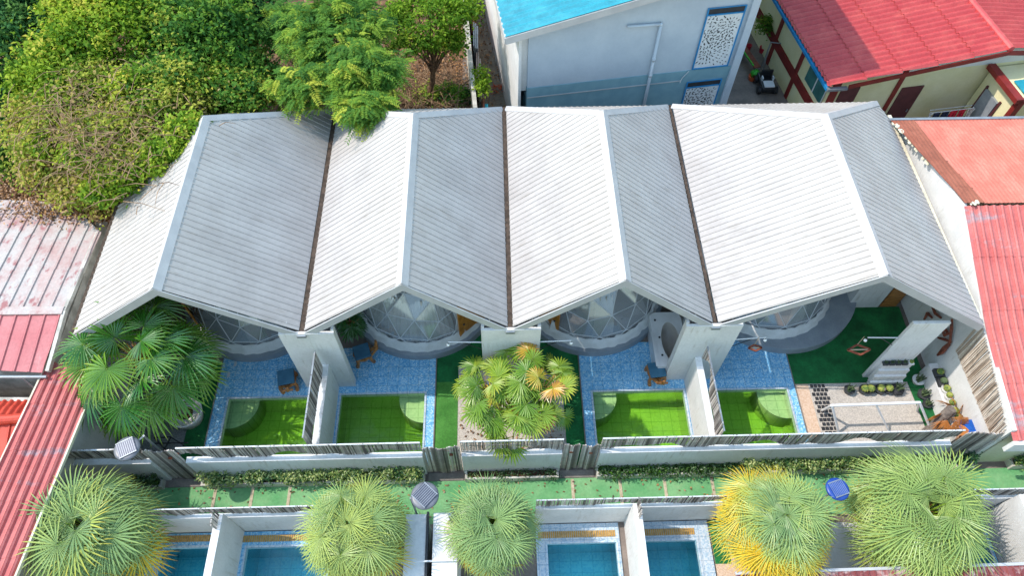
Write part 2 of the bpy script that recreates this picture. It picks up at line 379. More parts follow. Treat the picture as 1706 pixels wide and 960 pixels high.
def corr(mb, poly, down, pitch, prof, course=0, lift=.025):
    """corrugated sheet clipped to a planar convex polygon; ribs run along 'down'"""
    P = [Vector(p) for p in poly]; nrm = (P[1] - P[0]).cross(P[2] - P[0]).normalized()
    if nrm.z < 0: nrm = -nrm
    ed = Vector(down); ed = (ed - ed.dot(nrm) * nrm).normalized(); ex = nrm.cross(ed).normalized()
    o = P[0]; Q = [((p - o).dot(ex), (p - o).dot(ed)) for p in P]
    s0 = min(q[0] for q in Q); s1 = max(q[0] for q in Q)
    pr_ = [(a * pitch, h) for a, h in prof]
    def height(s):
        r = s % pitch
        for (a, ha), (b, hb) in zip(pr_[:-1], pr_[1:]):
            if a <= r <= b: return ha + (hb - ha) * (r - a) / max(b - a, 1e-9)
        return pr_[-1][1]
    ss = {s0 + 1e-5, s1 - 1e-5}
    for q in Q: ss.add(min(max(q[0], s0 + 1e-5), s1 - 1e-5))
    k = math.floor(s0 / pitch)
    while k * pitch < s1:
        for a, h in pr_[:-1]:
            if s0 < k * pitch + a < s1: ss.add(k * pitch + a)
        k += 1
    ss = sorted(ss)
    def rng_(s):
        ts = []
        for (a, b) in zip(Q, Q[1:] + Q[:1]):
            if (a[0] - s) * (b[0] - s) <= 0 and abs(a[0] - b[0]) > 1e-9:
                ts.append(a[1] + (b[1] - a[1]) * (s - a[0]) / (b[0] - a[0]))
        return (min(ts), max(ts)) if ts else (0, 0)
    T = [rng_(s) for s in ss]
    tmin = min(t[0] for t in T); tmax = max(t[1] for t in T)
    cs = [(tmin - 1, tmax + 1)] if not course else [(tmin + i * course, tmin + (i + 1) * course) for i in range(int((tmax - tmin) / course) + 1)]
    for (sa, ta), (sb, tb) in zip(zip(ss[:-1], T[:-1]), zip(ss[1:], T[1:])):
        ha, hb = height(sa), height(sb)
        for c0, c1 in cs:
            a0, a1 = max(ta[0], c0), min(ta[1], c1); b0, b1 = max(tb[0], c0), min(tb[1], c1)
            if a1 <= a0 and b1 <= b0: continue
            a1 = max(a1, a0); b1 = max(b1, b0)
            L = (lambda t: lift * (t - c0) / (c1 - c0)) if course else (lambda t: 0)
            mb.poly([o + ex * sa + ed * a0 + nrm * (ha + L(a0)), o + ex * sb + ed * b0 + nrm * (hb + L(b0)), o + ex * sb + ed * b1 + nrm * (hb + L(b1)), o + ex * sa + ed * a1 + nrm * (ha + L(a1))])
    return mb
TRAP = [(0, 0), (.72, 0), (.78, .016), (.94, .016), (1, 0)]
WAVE = [(k / 8, .03 * (1 + math.cos(2 * math.pi * k / 8))) for k in range(9)]
RIBBED = [(0, 0), (.78, 0), (.84, .035), (.94, .035), (1, 0)]
ROLL = [(0, 0), (.45, 0), (.55, .05), (.72, .075), (.9, .05), (1, 0)]

# ------------------------------------------------------------------ ground
POOLS = dict(a=(-8.62, -5.37, 7.16, 9.55), b=(-5.07, -2.42, 7.16, 9.6), c=(2.95, 5.86, 7.16, 9.52), d=(6.3, 9.2, 7.16, 9.48))
LPOOLS = dict(e=(-9.65, -7.75, 1.5, 5.0), f=(-7.25, -5.0, 1.5, 4.95), g=(1.25, 3.2, 1.5, 4.85), h=(3.95, 5.5, 1.5, 4.85), i=(12.0, 13.8, 1.5, 4.95))
AH = list(POOLS.values()) + list(LPOOLS.values())
st('ground', sheet((-400, 400, -400, 400), 0.0, AH), 'yard_ground')
st('woodland_floor', sheet((-40, -1.4, 19.0, 60), .006), 'litter')
st('woodland_floor', sheet((-40, -12.7, 15.2, 19.0), .006), 'litter')
st('alley', MB().poly([(-.35, 18.5, .008), (.9, 18.5, .008), (.1, 34, .008), (-1.3, 34, .008)]), 'concrete_alley')
st('path', sheet((-11.2, 16.5, 5.5, 6.75), .008), 'turf_path')
mb = MB()
for px in (358, 420, 482, 955, 1035, 1110, 1190, 1275):
    p = at(px, 825)
    mb.box(p.x - .045, p.x + .045, 5.55, 6.72, .009, .02)
st('path_joint', mb, 'path_joint')
st('gate_step', MB().box(-9.9, -8.95, 6.76, 6.99, .0, .03).box(-2.2, -1.15, 6.76, 6.99, 0, .03).box(1.72, 2.75, 6.76, 6.99, 0, .03), 'concrete')

# decks (blue mosaic) around the four upper pools
for (x0, x1, y1), k in (((-9.06, -5.36, 11.3), 'a'), ((-5.17, -2.1, 11.3), 'b'), ((2.61, 5.95, 11.3), 'c'), ((6.15, 9.48, 11.3), 'd')):
    st('pool_deck', sheet((x0, x1, 7.15, y1), .05, [POOLS[k]]), 'mosaic_blue')
mb = MB()
for x in (-2.1, 2.57, 9.48, -9.1): mb.box(x, x + .035, 7.15, 10.9, 0, .056)
st('deck_edge', mb, 'concrete')
st('turf', sheet((-9.75, -9.1, 7.15, 10.9), .02), 'turf')
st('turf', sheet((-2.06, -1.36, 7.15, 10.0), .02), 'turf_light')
st('turf', sheet((-2.06, -1.36, 10.0, 12.5), .02), 'turf')  # darker turf: partly another kind, partly roof shade put into the colour
st('turf', sheet((-1.36, 2.0, 10.55, 13), .02), 'turf')
st('turf', sheet((2.0, 2.57, 7.15, 13), .02), 'turf')
st('turf', MB().poly([(9.52, 9.66, .03), (13.2, 9.66, .03), (13.28, 7.2, .03), (13.75, 7.2, .03), (13.85, 12.5, .03), (9.52, 12.5, .03)]), 'turf')
st('gravel_bed', sheet((-12.2, -9.75, 7.15, 10.9), .012), 'gravel_dark')
st('gravel_bed', sheet((-1.36, 2.0, 7.15, 10.55), .012), 'gravel')
st('gravel_bed', MB().poly([(9.95, 7.15, .016), (13.29, 7.15, .016), (13.2, 9.66, .016), (9.95, 9.66, .016)]), 'gravel')
st('gravel_bed', sheet((9.52, 9.95, 7.15, 9.66), .014), 'gravel_beige')
st('gravel_bed', MB().poly([(13.75, 7.15, .018), (14.02, 7.15, .018), (14.02, 9.9, .018), (13.6, 9.9, .018)]), 'gravel')
mb = MB()
for j in range(17):
    for i in range(4):
        x = 10.0 + i * .125 + (.06 if j % 2 else 0); y = 7.2 + j * .145
        mb.box(x + R_.uniform(-.008, .008), x + .095, y, y + .11, .016, .045)
st('stone_path', mb, 'stone_black', bevel=.008)

# pools ---------------------------------------------------------------
def make_pool(key, r, label, tile, water, seat=None, depth=1.05, wl=-.1, coping=True, coping_mat='mosaic_pale'):
    x0, x1, y0, y1 = r
    t = thing('swimming_pool', label, 'pool', ((x0 + x1) / 2, (y0 + y1) / 2, -depth), 'swimming pools')
    b = MB(); e = .001
    for q in ([(x0, y0, -depth), (x1, y0, -depth), (x1, y1, -depth), (x0, y1, -depth)], [(x0, y1, -depth), (x1, y1, -depth), (x1, y1, .049), (x0, y1, .049)],
              [(x0, y0, .049), (x1, y0, .049), (x1, y0, -depth), (x0, y0, -depth)], [(x0, y0, -depth), (x0, y1, -depth), (x0, y1, .049), (x0, y0, .049)],
              [(x1, y0, .049), (x1, y1, .049), (x1, y1, -depth), (x1, y0, -depth)]): b.poly(q)
    b.build('basin', tile, t)
    if seat:
        sx, R = seat; cx_ = x0 if sx < 0 else x1; sg = 1 if sx < 0 else -1; n = 14
        arc = [(cx_ + sg * (R * math.cos(a) + .004), y1 - .004 - R * math.sin(a)) for a in [math.pi / 2 * k / n for k in range(n + 1)]]
        MB().prism([(cx_ + sg * .004, y1 - .004)] + (arc if sg < 0 else arc[::-1]), -depth + .004, wl - .2).build('corner_seat', tile, t)
    MB().box(x0 + .004, x1 - .004, y0 + .004, y1 - .004, -depth + .008, wl).build('water', water, t)
    if coping:
        m_ = MB(); c = .06
        m_.box(x0 - c, x1 + c, y1, y1 + c, .04, .075)
        m_.box(x0 - c, x0, y0, y1 - .001, .04, .074); m_.box(x1, x1 + c, y0, y1 - .001, .04, .074)
        m_.build('coping', coping_mat, t)
    return t
make_pool('a', POOLS['a'], 'green swimming pool beside the potted fan palm, leftmost of the upper row', 'mosaic_pool', 'water_green', (-1, .85))
make_pool('b', POOLS['b'], 'green swimming pool beside the strip of turf by the bamboo gate', 'mosaic_pool', 'water_green', (1, .85))
make_pool('c', POOLS['c'], 'bright green swimming pool below the white bathtub', 'mosaic_pool', 'water_green', (-1, .8))
make_pool('d', POOLS['d'], 'green swimming pool beside the gravel garden, rightmost of the upper row', 'mosaic_pool', 'water_green', (1, .85))
for k, lb in (('e', 'blue swimming pool in the lower row right of the leftmost round palm'), ('f', 'blue swimming pool in the lower row behind the second round palm'),
              ('g', 'blue swimming pool in the lower row just right of the third round palm'), ('h', 'blue swimming pool in the lower row left of the yellow rimmed palm'),
              ('i', 'blue swimming pool at the lower right corner behind the largest palm')):
    make_pool(k, LPOOLS[k], lb, 'mosaic_deepblue', 'water_blue', None, 1.15, -.08)
    x0, x1, y0, y1 = LPOOLS[k]
    st('pool_deck', sheet((x0 - .32, x1 + (.12 if k != 'h' else .4), 1.0, 5.4), .05, [LPOOLS[k]]), 'mosaic_pale' if k in 'gh' else 'mosaic_blue')
    mb = MB()
    n = int((x1 - x0 + .3) / .06)
    for j in range(n): mb.box(x0 - .25 + j * .06, x0 - .25 + j * .06 + .045, y1 + .16, y1 + .34, .05, .075)
    mb.build('drain_grate', 'yellow_tile', label='yellow drain grate behind the ' + {'e': 'leftmost blue pool', 'f': 'second blue pool from the left', 'g': 'blue pool right of the third palm', 'h': 'blue pool left of the yellow rimmed palm', 'i': 'blue pool at the lower right corner'}[k], cat='grate', group='yellow grates behind the lower pools')
# pool lights
# ------------------------------------------------------------------ villas
def villa(xl, xr, xa, label, yf=9.98, yb=18.88, za=5.9, ze=3.5, yh=16.05, first=False, last=False):
    t = thing('villa', label, 'villa', ((xl + xr) / 2, 14.5, 0), 'white roofed dome villas')
    g = .085
    XL = xl + g; XR = xr - g; mb = MB()
    A = (xa, yf, za); Bk = (xa, yh, za)
    zl = ze; zr = ze
    if first:
        corr(mb, [(XL, yf + .05, zl), A, Bk, (XL, 14.7, zl)], (-1, 0, -.6), .2, TRAP)
    else:
        corr(mb, [(XL, yf + .05, zl), A, Bk, (XL, yb, zl)], (-1, 0, -.6), .2, TRAP)
    if last:
        sl = (za - ze) / (XR - xa)
        corr(mb, [A, (XR, 9.78, zr), (XR - .16, 17.9, ze + .16 * sl), (XR - .55, 18.5, ze + .55 * sl), Bk], (1, 0, -.6), .2, TRAP)
        xrb = XR - .55
    else:
        corr(mb, [A, (XR, yf + .05, zr), (XR, yb, zr), Bk], (1, 0, -.6), .2, TRAP); xrb = XR
    xlb = xa if first else XL
    KR = Vector((xrb, 18.5, ze + .55 * (za - ze) / (XR - xa))) if last else Vector((xrb, yb, ze - .03))
    corr(mb, [Bk, (xlb, yb, ze - .03), KR], (0, 1, -.6), .2, TRAP)
    rf = mb.build('roof', 'roof_white', t, solid=.012)
    # ridge and hip caps: folded strips
    def cap(p, q, w, slA, slB, lift=.035, dirn=None):
        p = Vector(p); q = Vector(q); d = (q - p).normalized()
        out = MB(); a = []
        for P in (p, q):
            a.append((P + slA * w + Vector((0, 0, lift)), P + Vector((0, 0, lift + .03)), P + slB * w + Vector((0, 0, lift))))
        out.poly([a[0][0], a[0][1], a[1][1], a[1][0]]); out.poly([a[0][1], a[0][2], a[1][2], a[1][1]])
        return out
    wl_ = Vector((-(xa - XL), 0, -(za - ze))).normalized(); wr_ = Vector(((XR - xa), 0, -(za - ze))).normalized()
    hp = Vector((0, (yb - yh), -(za - ze))).normalized()
    out = cap((xa, yf - .04, za), (xa, yh, za), .21, wl_, wr_)
    if not first:
        c_ = cap((xa, yh, za), (XL, yb, ze), .16, (wl_ * .3 + Vector((0, -1, 0))).normalized() , hp); 
        # proper plane directions
        h = (Vector((XL, yb, ze)) - Vector((xa, yh, za))).normalized()
        sa = wl_ - wl_.dot(h) * h; sa = Vector((0, -1, 0)) - Vector((0, -1, 0)).dot(h) * h
        nL = wl_.cross(Vector((0, 1, 0))).normalized(); sA = nL.cross(h).normalized(); sA = sA if sA.y < 0 else -sA
        nH = hp.cross(Vector((1, 0, 0))).normalized(); sB = nH.cross(h).normalized(); sB = sB if sB.y > 0 else -sB
        c_ = cap((xa, yh, za), (XL, yb, ze), .17, sA, sB); b0 = len(out.v); out.add(c_.v, c_.f)
    h = (KR - Vector((xa, yh, za))).normalized()
    nL = wr_.cross(Vector((0, 1, 0))).normalized(); sA = nL.cross(h).normalized(); sA = sA if sA.y < 0 else -sA
    nH = hp.cross(Vector((1, 0, 0))).normalized(); sB = nH.cross(h).normalized(); sB = sB if sB.y > 0 else -sB
    c_ = cap((xa, yh, za), KR, .17, sA, sB); out.add(c_.v, c_.f)
    out.build('ridge_cap', 'roof_trim', rf, solid=.008)
    # front fascia boards down both rakes + thin metal drip edge
    fb = MB()
    for (px, pz) in ((XL, zl), (XR, zr)):
        y0 = yf - .03
        a = (px, y0 + (0 if not (last and px == XR) else -.2), pz); b = (xa, y0, za)
        vs = []
        for P in (a, b):
            for dy in (-.03, .0):
                vs += [(P[0], P[1] + dy, P[2] + .03), (P[0], P[1] + dy, P[2] - .27)]
        fb.add(vs, [(0, 1, 5, 4), (2, 6, 7, 3), (0, 4, 6, 2), (1, 3, 7, 5), (0, 2, 3, 1), (4, 5, 7, 6)])
    fb.build('fascia', 'roof_trim', rf)
    # trusses under the front
    tb = MB()
    for yy in (10.4, 13.0, 15.6):
        for (px, pz) in ((XL, zl), (XR, zr)):
            tb.bar((px, yy, pz - .12), (xa, yy, za - .12), .06, .1)
        if yy > 12: tb.bar((XL, yy, ze - .12), (XR, yy, ze - .12), .06, .1)
    tb.build('rafter', 'metal_grey', t)
    wb = MB()
    wb.box(XL + .02, XR - .02, 18.45, 18.6, 0, ze - .2)
    wb.box(XL - .06, XL + .04, 11.9 if not first else 10.2, 18.44, 0, ze - .12)
    wb.build('wall', 'wall_white', t)
    gb = MB()
    if not last and xr < 7:
        wd = .09 if xr < -3 else (.07 if xr < 3 else .045)
        gb.box(xr - wd, xr + wd, yf - .02, yb + .02, ze - .04, ze - .005)
        gb.build('gutter', 'gutter_rust', t)
        MB().box(xr - .13, xr + .13, yf - .13, yf - .035, ze - .13, ze - .02).build('spout', 'metal_grey', t, bevel=.01)
    if last:
        gb.box(XR - .02, XR + .1, 10, 18.3, ze - .1, ze - .06); gb.build('gutter', 'wall_cream', t)
    if first:
        gb = MB(); gb.box(XL - .14, XL - .01, 10.0, 14.9, ze - .08, ze - .04); gb.build('side_gutter', 'gutter_rust', t)
    return t
villa(-12.0, -5.56, -8.68, 'white corrugated roof villa at the left end under overhanging vines, above the potted fan palm', first=True)
villa(-5.56, .31, -2.45, 'white corrugated roof villa second from left, feathery tree over its rear corner')
villa(.31, 6.15, 3.25, 'white corrugated roof villa with a white bathtub under its front right corner')
villa(6.15, 13.85, 9.98, 'widest white corrugated roof villa at the right end beside the gravel garden', last=True, yh=15.75)

# privacy walls with short returns -------------------------------------
def privacy(x0, x1, label, z=3.52):
    t = thing('privacy_wall', label, 'wall', ((x0 + x1) / 2, 9.95, 0), 'tall white privacy walls')
    MB().box(x0, x1, 9.9, 9.99, 0, z).build('front_panel', 'wall_white', t, bevel=.006)
    MB().box(x0, x0 + .09, 9.991, 10.12, 0, z + .06).build('side_panel', 'wall_white', t)
    MB().box(x1 - .09, x1, 9.991, 10.12, 0, z + .06).build('side_panel', 'wall_white', t)
    MB().box(x0 + .1, x1 - .1, 10.02, 10.42, z - .3, z - .26).build('shelf', 'metal_grey', t)
    for x in (x0 + .25, x1 - .25): MB().bar((x, 10.15, z - .26), (x, 10.15, z + .25), .04, .04).build('post', 'metal_white', t)
privacy(-6.2, -4.65, 'tall white privacy wall at the left valley between the two left pools')
privacy(-.52, 1.18, 'tall white privacy wall behind the yellowing fan palm')
privacy(5.3, 6.93, 'tall white privacy wall to the right of the bathtub')
t = thing('stepped_wall', 'tall white wall with three low white shelves of cacti at its foot', 'wall', (12.35, 9.9, 0))
MB().box(11.8, 12.88, 9.85, 9.95, 0, 3.5).build('panel', 'wall_white', t, bevel=.006)
for k in range(4):
    MB().box(11.82 + .05 * k, 12.9 + .0 * k, 9.52 + .075 * k, 9.6 + .075 * k + (.05 if k == 3 else 0), 0, .3 + .27 * k).build('shelf', 'wall_white', t)

# bamboo screens -------------------------------------------------------
def canes(mb, p0, p1, z0, z1, sp=.036, r=.017, ragged=.04, sag=None, lean=.02, wave=.0):
    p0 = Vector(p0); p1 = Vector(p1); L = (p1 - p0).length; n = int(L / sp); d = (p1 - p0) / L; nn = Vector((-d.y, d.x))
    for i in range(n):
        u = (i + .5) / n; p = p0 + d * (L * u) + nn * R_.uniform(-.008, .008) + nn * wave * math.sin(u * 9)
        b = z0 + (sag(u * L) if sag else 0) + R_.uniform(-ragged, ragged) * .6; tt = z1 + R_.uniform(-ragged, ragged)
        q = p + d * R_.uniform(-lean, lean) + nn * R_.uniform(-lean, lean) * .5
        mb.tube((p.x, p.y, b), (q.x, q.y, tt), r * R_.uniform(.8, 1.2), None, 4)
    return mb
def sagf(seed, amp):
    rr = random.Random(seed); ph = [rr.uniform(0, 6) for _ in range(3)]
    return lambda s: amp * max(0, .45 + .5 * math.sin(s * 2.1 + ph[0]) + .35 * math.sin(s * 4.7 + ph[1])) - .02
def fence_wall(x0, x1, label, blabel, seed, y=7.05, zt=1.5, zb=2.3):
    t = thing('boundary_wall', label, 'wall', ((x0 + x1) / 2, y, 0), 'low white walls along the path')
    MB().box(x0, x1, y - .08, y + .1, 0, zt).build('wall_body', 'wall_white', t, bevel=.006)
    s = thing('bamboo_screen', blabel, 'bamboo screen', ((x0 + x1) / 2, y, zt), 'bamboo screens on the white walls')
    mb = canes(MB(), (x0, y + .05), (x1, y + .05), zt + .02, zb, sag=sagf(seed, .34)); mb.build('cane', 'bamboo', s, kind='stuff')
    MB().box(x0, x1, y + .066, y + .085, zb - .12, zb - .08).build('rail', 'bamboo', s); MB().box(x0, x1, y + .066, y + .085, zt + .42, zt + .46).build('rail', 'bamboo', s)
    MB().box(x0, x1, y + .03, y + .07, zb - .01, zb + .02).build('top_cap', 'metal_white', s)
fence_wall(-12.0, -9.85, 'short white boundary wall left of the leftmost bamboo gate', 'bamboo screen on the short wall left of the leftmost gate', 3)
fence_wall(-8.88, -2.24, 'white boundary wall behind the long clipped hedge, below the two left pools', 'bamboo screen on top of the wall in front of the two left green pools', 4)
fence_wall(-1.14, 1.72, 'white boundary wall between two bamboo gates in front of the yellowing fan palm', 'bamboo screen on the wall in front of the yellowing fan palm', 5)
fence_wall(2.8, 12.9, 'longest white boundary wall below the two right pools and the gravel garden', 'longest bamboo screen in front of the two right pools and the white swing frame', 6)
fence_wall(14.6, 18.5, 'white boundary wall at the right edge of the photo beyond the last gate', 'bamboo screen at the right edge of the photo', 8)
def partition(x, bside, label, blabel, y0=7.16, y1=9.89, zt=1.65, zb=2.7, sag=.5, seed=1):
    t = thing('partition_wall', label, 'wall', (x, (y0 + y1) / 2, 0), 'white walls between neighbouring pools')
    MB().box(x - .1, x + .1, y0, y1, 0, zt).build('wall_body', 'wall_white', t)
    s = thing('bamboo_screen', blabel, 'bamboo screen', (x, (y0 + y1) / 2, zt), 'bamboo screens on the white walls')
    canes(MB(), (x + bside * .07, y0), (x + bside * .07, y1 - .1), zt + .02, zb, sag=sagf(seed, sag)).build('cane', 'bamboo', s, kind='stuff')
    MB().box(x + bside * .07 - .02, x + bside * .07 + .02, y0, y1 - .1, zb - .01, zb + .02).build('top_cap', 'metal_grey', s)
partition(-5.27, -1, 'white partition wall between the two left green pools', 'bamboo screen on the partition between the two left green pools', seed=2, sag=.2)
partition(6.05, 1, 'white partition wall between the two right green pools', 'torn bamboo screen on the partition between the two right green pools', seed=5, sag=.6, zb=2.5)
def gate(x0, x1, label, y=7.03, zt=2.05, rails=True, hole=True):
    t = thing('bamboo_gate', label, 'gate', ((x0 + x1) / 2, y, 0), 'bamboo gates along the path')
    canes(MB(), (x0, y), (x1, y), .03, zt, sp=.036, r=.021, ragged=.05, wave=.03, lean=.008).build('cane', 'bamboo', t, kind='stuff')
    MB().box(x0, x1, y + .03, y + .06, .35, .42).build('rail', 'wood_red', t); MB().box(x0, x1, y + .03, y + .06, zt - .4, zt - .33).build('rail', 'wood_red', t)
    MB().tube((x1 - .25, y - .06, zt - .45), (x1 - .25, y - .02, zt - .45), .06, .05, 10).build('handle', 'wood_red', t)
gate(-9.8, -8.92, 'dark weathered bamboo gate beside the pale solar lamp', zt=2.3)
gate(-2.22, -1.17, 'bulging bamboo gate at the end of the long hedge, right of the second green pool')
gate(1.75, 2.22, 'narrow bamboo gate leaf right of the yellowing palm, left one of the pair')
gate(2.26, 2.78, 'narrow bamboo gate leaf beside the third green pool, right one of the pair', zt=1.95)
gate(12.95, 14.5, 'wide dark bamboo gate below the blue board and orange dead palm leaves', zt=2.25)

# side boundary walls
t = thing('boundary_wall', 'tall white wall on the right side of the gravel garden, cream above the villa eave', 'wall', (14.1, 11, 0))
pts = [(6.95, 0), (17.8, 0), (17.8, 3.7), (13.4, 4.5), (9.8, 3.15), (6.95, 2.6)]
mb = MB(); n = len(pts)
mb.add([(14.0, a, b) for a, b in pts] + [(14.12, a, b) for a, b in pts], [tuple(range(n))[::-1], tuple(range(n, 2 * n))] + [(k, (k + 1) % n, n + (k + 1) % n, n + k) for k in range(n)])
mb.build('wall_body', 'wall_white', t)
mb = MB()
n = 60
for i in range(86):
    y = 6.98 + i * .034; zt_ = 2.45 + (y - 6.95) * .27
    l_ = R_.uniform(-.16, -.04)
    mb.tube((13.965 + R_.uniform(-.01, .01), y, 1.75 + R_.uniform(-.04, .04)), (13.955, y + l_ * -1, zt_ + R_.uniform(-.06, .04)), .019, .015, 4)
s = thing('bamboo_screen', 'pale bamboo screen on the right side wall beside the pink corrugated roof', 'bamboo screen', (13.97, 8.4, 1.7))
mb.build('cane', 'bamboo_cream', s, kind='stuff')
MB().box(13.955, 13.999, 7.0, 9.9, 1.74, 1.76).build('rail', 'bamboo_cream', s)
mb = MB(); mb.box(-11.98, -11.84, 7.16, 10.1, 0, 2.45).box(-12.2, -12.05, 10.101, 14.8, 0, 2.3)
mb.build('boundary_wall', 'wall_white', label='white side wall behind the potted fan palm at the left end', cat='wall')
t = thing('back_wall', 'white wall and entrance at the back of the turf garden under the right villa', 'wall', (12.6, 12.6, 0))
MB().box(12.15, 13.1, 12.5, 12.6, 0, 2.6).build('wall_body', 'wall_white', t)
MB().box(13.2, 13.75, 12.52, 12.58, .02, 2.1).build('door', 'wood', t, bevel=.01)
MB().box(12.0, 12.15, 12.5, 14.6, 0, 2.6).build('wing', 'wall_white', t)
# downpipe end block near red roof
# ------------------------------------------------------------------ domes
def dome(cx_, cy_, r, z0, clear, label, prot=2.55, pc=None, ph=.34, curt=(-.6, .55), seed=0, door=None):
    pc = pc or (cx_, cy_)
    MB().disc(pc, prot, 0, ph, 56).build('dome_platform', 'platform_grey', label='round grey platform under ' + label, cat='platform', group='round platforms under the domes', bevel=.01)
    t = thing('dome_tent', label, 'dome tent', (cx_, cy_, z0), 'geodesic dome tents')
    phi = (1 + 5 ** .5) / 2
    V = [Vector(v).normalized() for v in [(-1, phi, 0), (1, phi, 0), (-1, -phi, 0), (1, -phi, 0), (0, -1, phi), (0, 1, phi), (0, -1, -phi), (0, 1, -phi), (phi, 0, -1), (phi, 0, 1), (-phi, 0, -1), (-phi, 0, 1)]]
    Fc = [(0, 11, 5), (0, 5, 1), (0, 1, 7), (0, 7, 10), (0, 10, 11), (1, 5, 9), (5, 11, 4), (11, 10, 2), (10, 7, 6), (7, 1, 8), (3, 9, 4), (3, 4, 2), (3, 2, 6), (3, 6, 8), (3, 8, 9), (4, 9, 5), (2, 4, 11), (6, 2, 10), (8, 6, 7), (9, 8, 1)]
    rot = Matrix.Rotation(seed * .37, 3, 'Z'); up = V[0]; q = up.rotation_difference(Vector((0, 0, 1)))
    V = [rot @ (q @ v) for v in V]
    edges = set(); tris = []
    F = 3; key = {}
    def vid(p):
        p = p.normalized(); k = (round(p.x, 4), round(p.y, 4), round(p.z, 4))
        return key.setdefault(k, (len(key), p))[0]
    for f in Fc:
        a, b, c = [V[i] for i in f]; g = {}
        for i in range(F + 1):
            for j in range(F + 1 - i): g[i, j] = vid(a * (F - i - j) + b * i + c * j)
        for i in range(F):
            for j in range(F - i):
                tris.append((g[i, j], g[i + 1, j], g[i, j + 1]))
                if i + j < F - 1: tris.append((g[i + 1, j], g[i + 1, j + 1], g[i, j + 1]))
    P = {i: p for i, p in key.values()}
    W = {}
    for i, p in P.items():
        z = max(p.z, 0) if p.z > -.25 else None
        if z is None: continue
        h = Vector((p.x, p.y, 0)).normalized() * math.sqrt(max(1 - z * z, 0)) if z == 0 else Vector((p.x, p.y, 0))
        W[i] = Vector((cx_ + h.x * r, cy_ + h.y * r, z0 + z * r * 1.05))
    clr, cov = MB(), MB()
    fr_ = MB(); done = set()
    for tr in tris:
        if not all(i in W for i in tr): continue
        c = sum((W[i] for i in tr), Vector()) / 3
        if all(abs(W[i].z - z0) < 1e-4 for i in tr): continue
        az = math.atan2(c.x - cx_, -(c.y - cy_))
        isc = clear[0] < az < clear[1]
        (clr if isc else cov).poly([W[i] for i in tr])
        if isc:
            for a, b in ((tr[0], tr[1]), (tr[1], tr[2]), (tr[2], tr[0])):
                if (min(a, b), max(a, b)) not in done:
                    done.add((min(a, b), max(a, b))); fr_.tube(W[a], W[b], .015, None, 6)
    clr.build('clear_panel', 'film_clear', t)
    cov.build('cover', 'fabric_white', t)
    fr_.build('strut', 'metal_white', t)
    # padded skirt with folds
    sk = MB(); n = 120; prof = [(r - .02, z0 + .3), (r + .05, z0 + .28), (r + .1, z0 + .16), (r + .15, z0 + .03), (r + .17, z0 + .0)]
    vs = []
    for (pr0, pz) in prof:
        for k in range(n):
            a = 2 * math.pi * k / n; rr = pr0 + .018 * math.sin(k * 1.7 + seed) + R_.uniform(-.008, .008) + (-.02 if k % 8 == 0 else 0)
            vs.append((cx_ + rr * math.cos(a), cy_ + rr * math.sin(a), pz + R_.uniform(-.006, .006)))
    fs = [(i * n + k, i * n + (k + 1) % n, (i + 1) * n + (k + 1) % n, (i + 1) * n + k) for i in range(len(prof) - 1) for k in range(n)]
    sk.add(vs, fs); sk.build('skirt', 'fabric_white', t, smooth=True)
    # vertical white jambs at the ends of the clear part
    jb = MB()
    for az in clear:
        a0 = az; pts_ = []
        for k in range(9):
            el = k / 8 * 1.1; pts_.append(Vector((cx_ + (r + .03) * math.sin(a0) * math.cos(el), cy_ - (r + .03) * math.cos(a0) * math.cos(el), z0 + (r + .03) * 1.05 * math.sin(el))))
        for a, b in zip(pts_[:-1], pts_[1:]): jb.bar(a, b, .2, .05)
        jb.build('door_jamb', 'fabric_white', t); jb = MB()
    # curtain
    c = bpy.context
    cu = thing('curtain', 'pale pleated curtain inside ' + label, 'curtain', (cx_, cy_, z0), 'curtains inside the domes')
    mb = MB(); n = 150; a0, a1 = curt; vs = []
    for i in range(n + 1):
        a = a0 + (a1 - a0) * i / n; rr = r * .9 + .045 * math.sin(i * .9) + .03 * math.sin(i * .37)
        top = z0 + 1.6 + .12 * math.sin(i * .11 + seed)
        for z, s_ in ((z0 + .02, 1.0), (z0 + .7, .95), (top, .74)):
            vs.append((cx_ + rr * s_ * math.sin(a), cy_ - rr * s_ * math.cos(a), z))
    mb.add(vs, [(i * 3 + j, (i + 1) * 3 + j, (i + 1) * 3 + j + 1, i * 3 + j + 1) for i in range(n) for j in range(2)])
    mb.build('drape', 'curtain', cu, smooth=True)
    MB().box(cx_ - .6, cx_ + .6, cy_ - .9, cy_ + 1.0, z0 + .01, z0 + .45).build('bed', 'fabric_white', label='white bed standing inside ' + label, cat='bed', group='beds inside the domes', bevel=.05)
    return t
dome(-8.15, 13.4, 2.25, .345, (-1.2, 1.25), 'clear fronted dome tent behind the potted fan palm at the left', seed=1, curt=(.0, .25))
dome(-2.6, 13.35, 2.25, .345, (-1.4, .66), 'clear fronted dome tent with closed curtains, second from the left', seed=2, curt=(-1.1, .6))
dome(3.15, 13.35, 2.25, .345, (-.66, 1.35), 'clear fronted dome tent left of the bathtub', seed=4, curt=(-.05, .3))
dome(9.15, 13.5, 2.2, .385, (-1.2, 1.35), 'clear fronted dome tent on the widest platform at the right', prot=2.85, pc=(9.6, 13.6), ph=.38, seed=3, curt=(.2, .5))
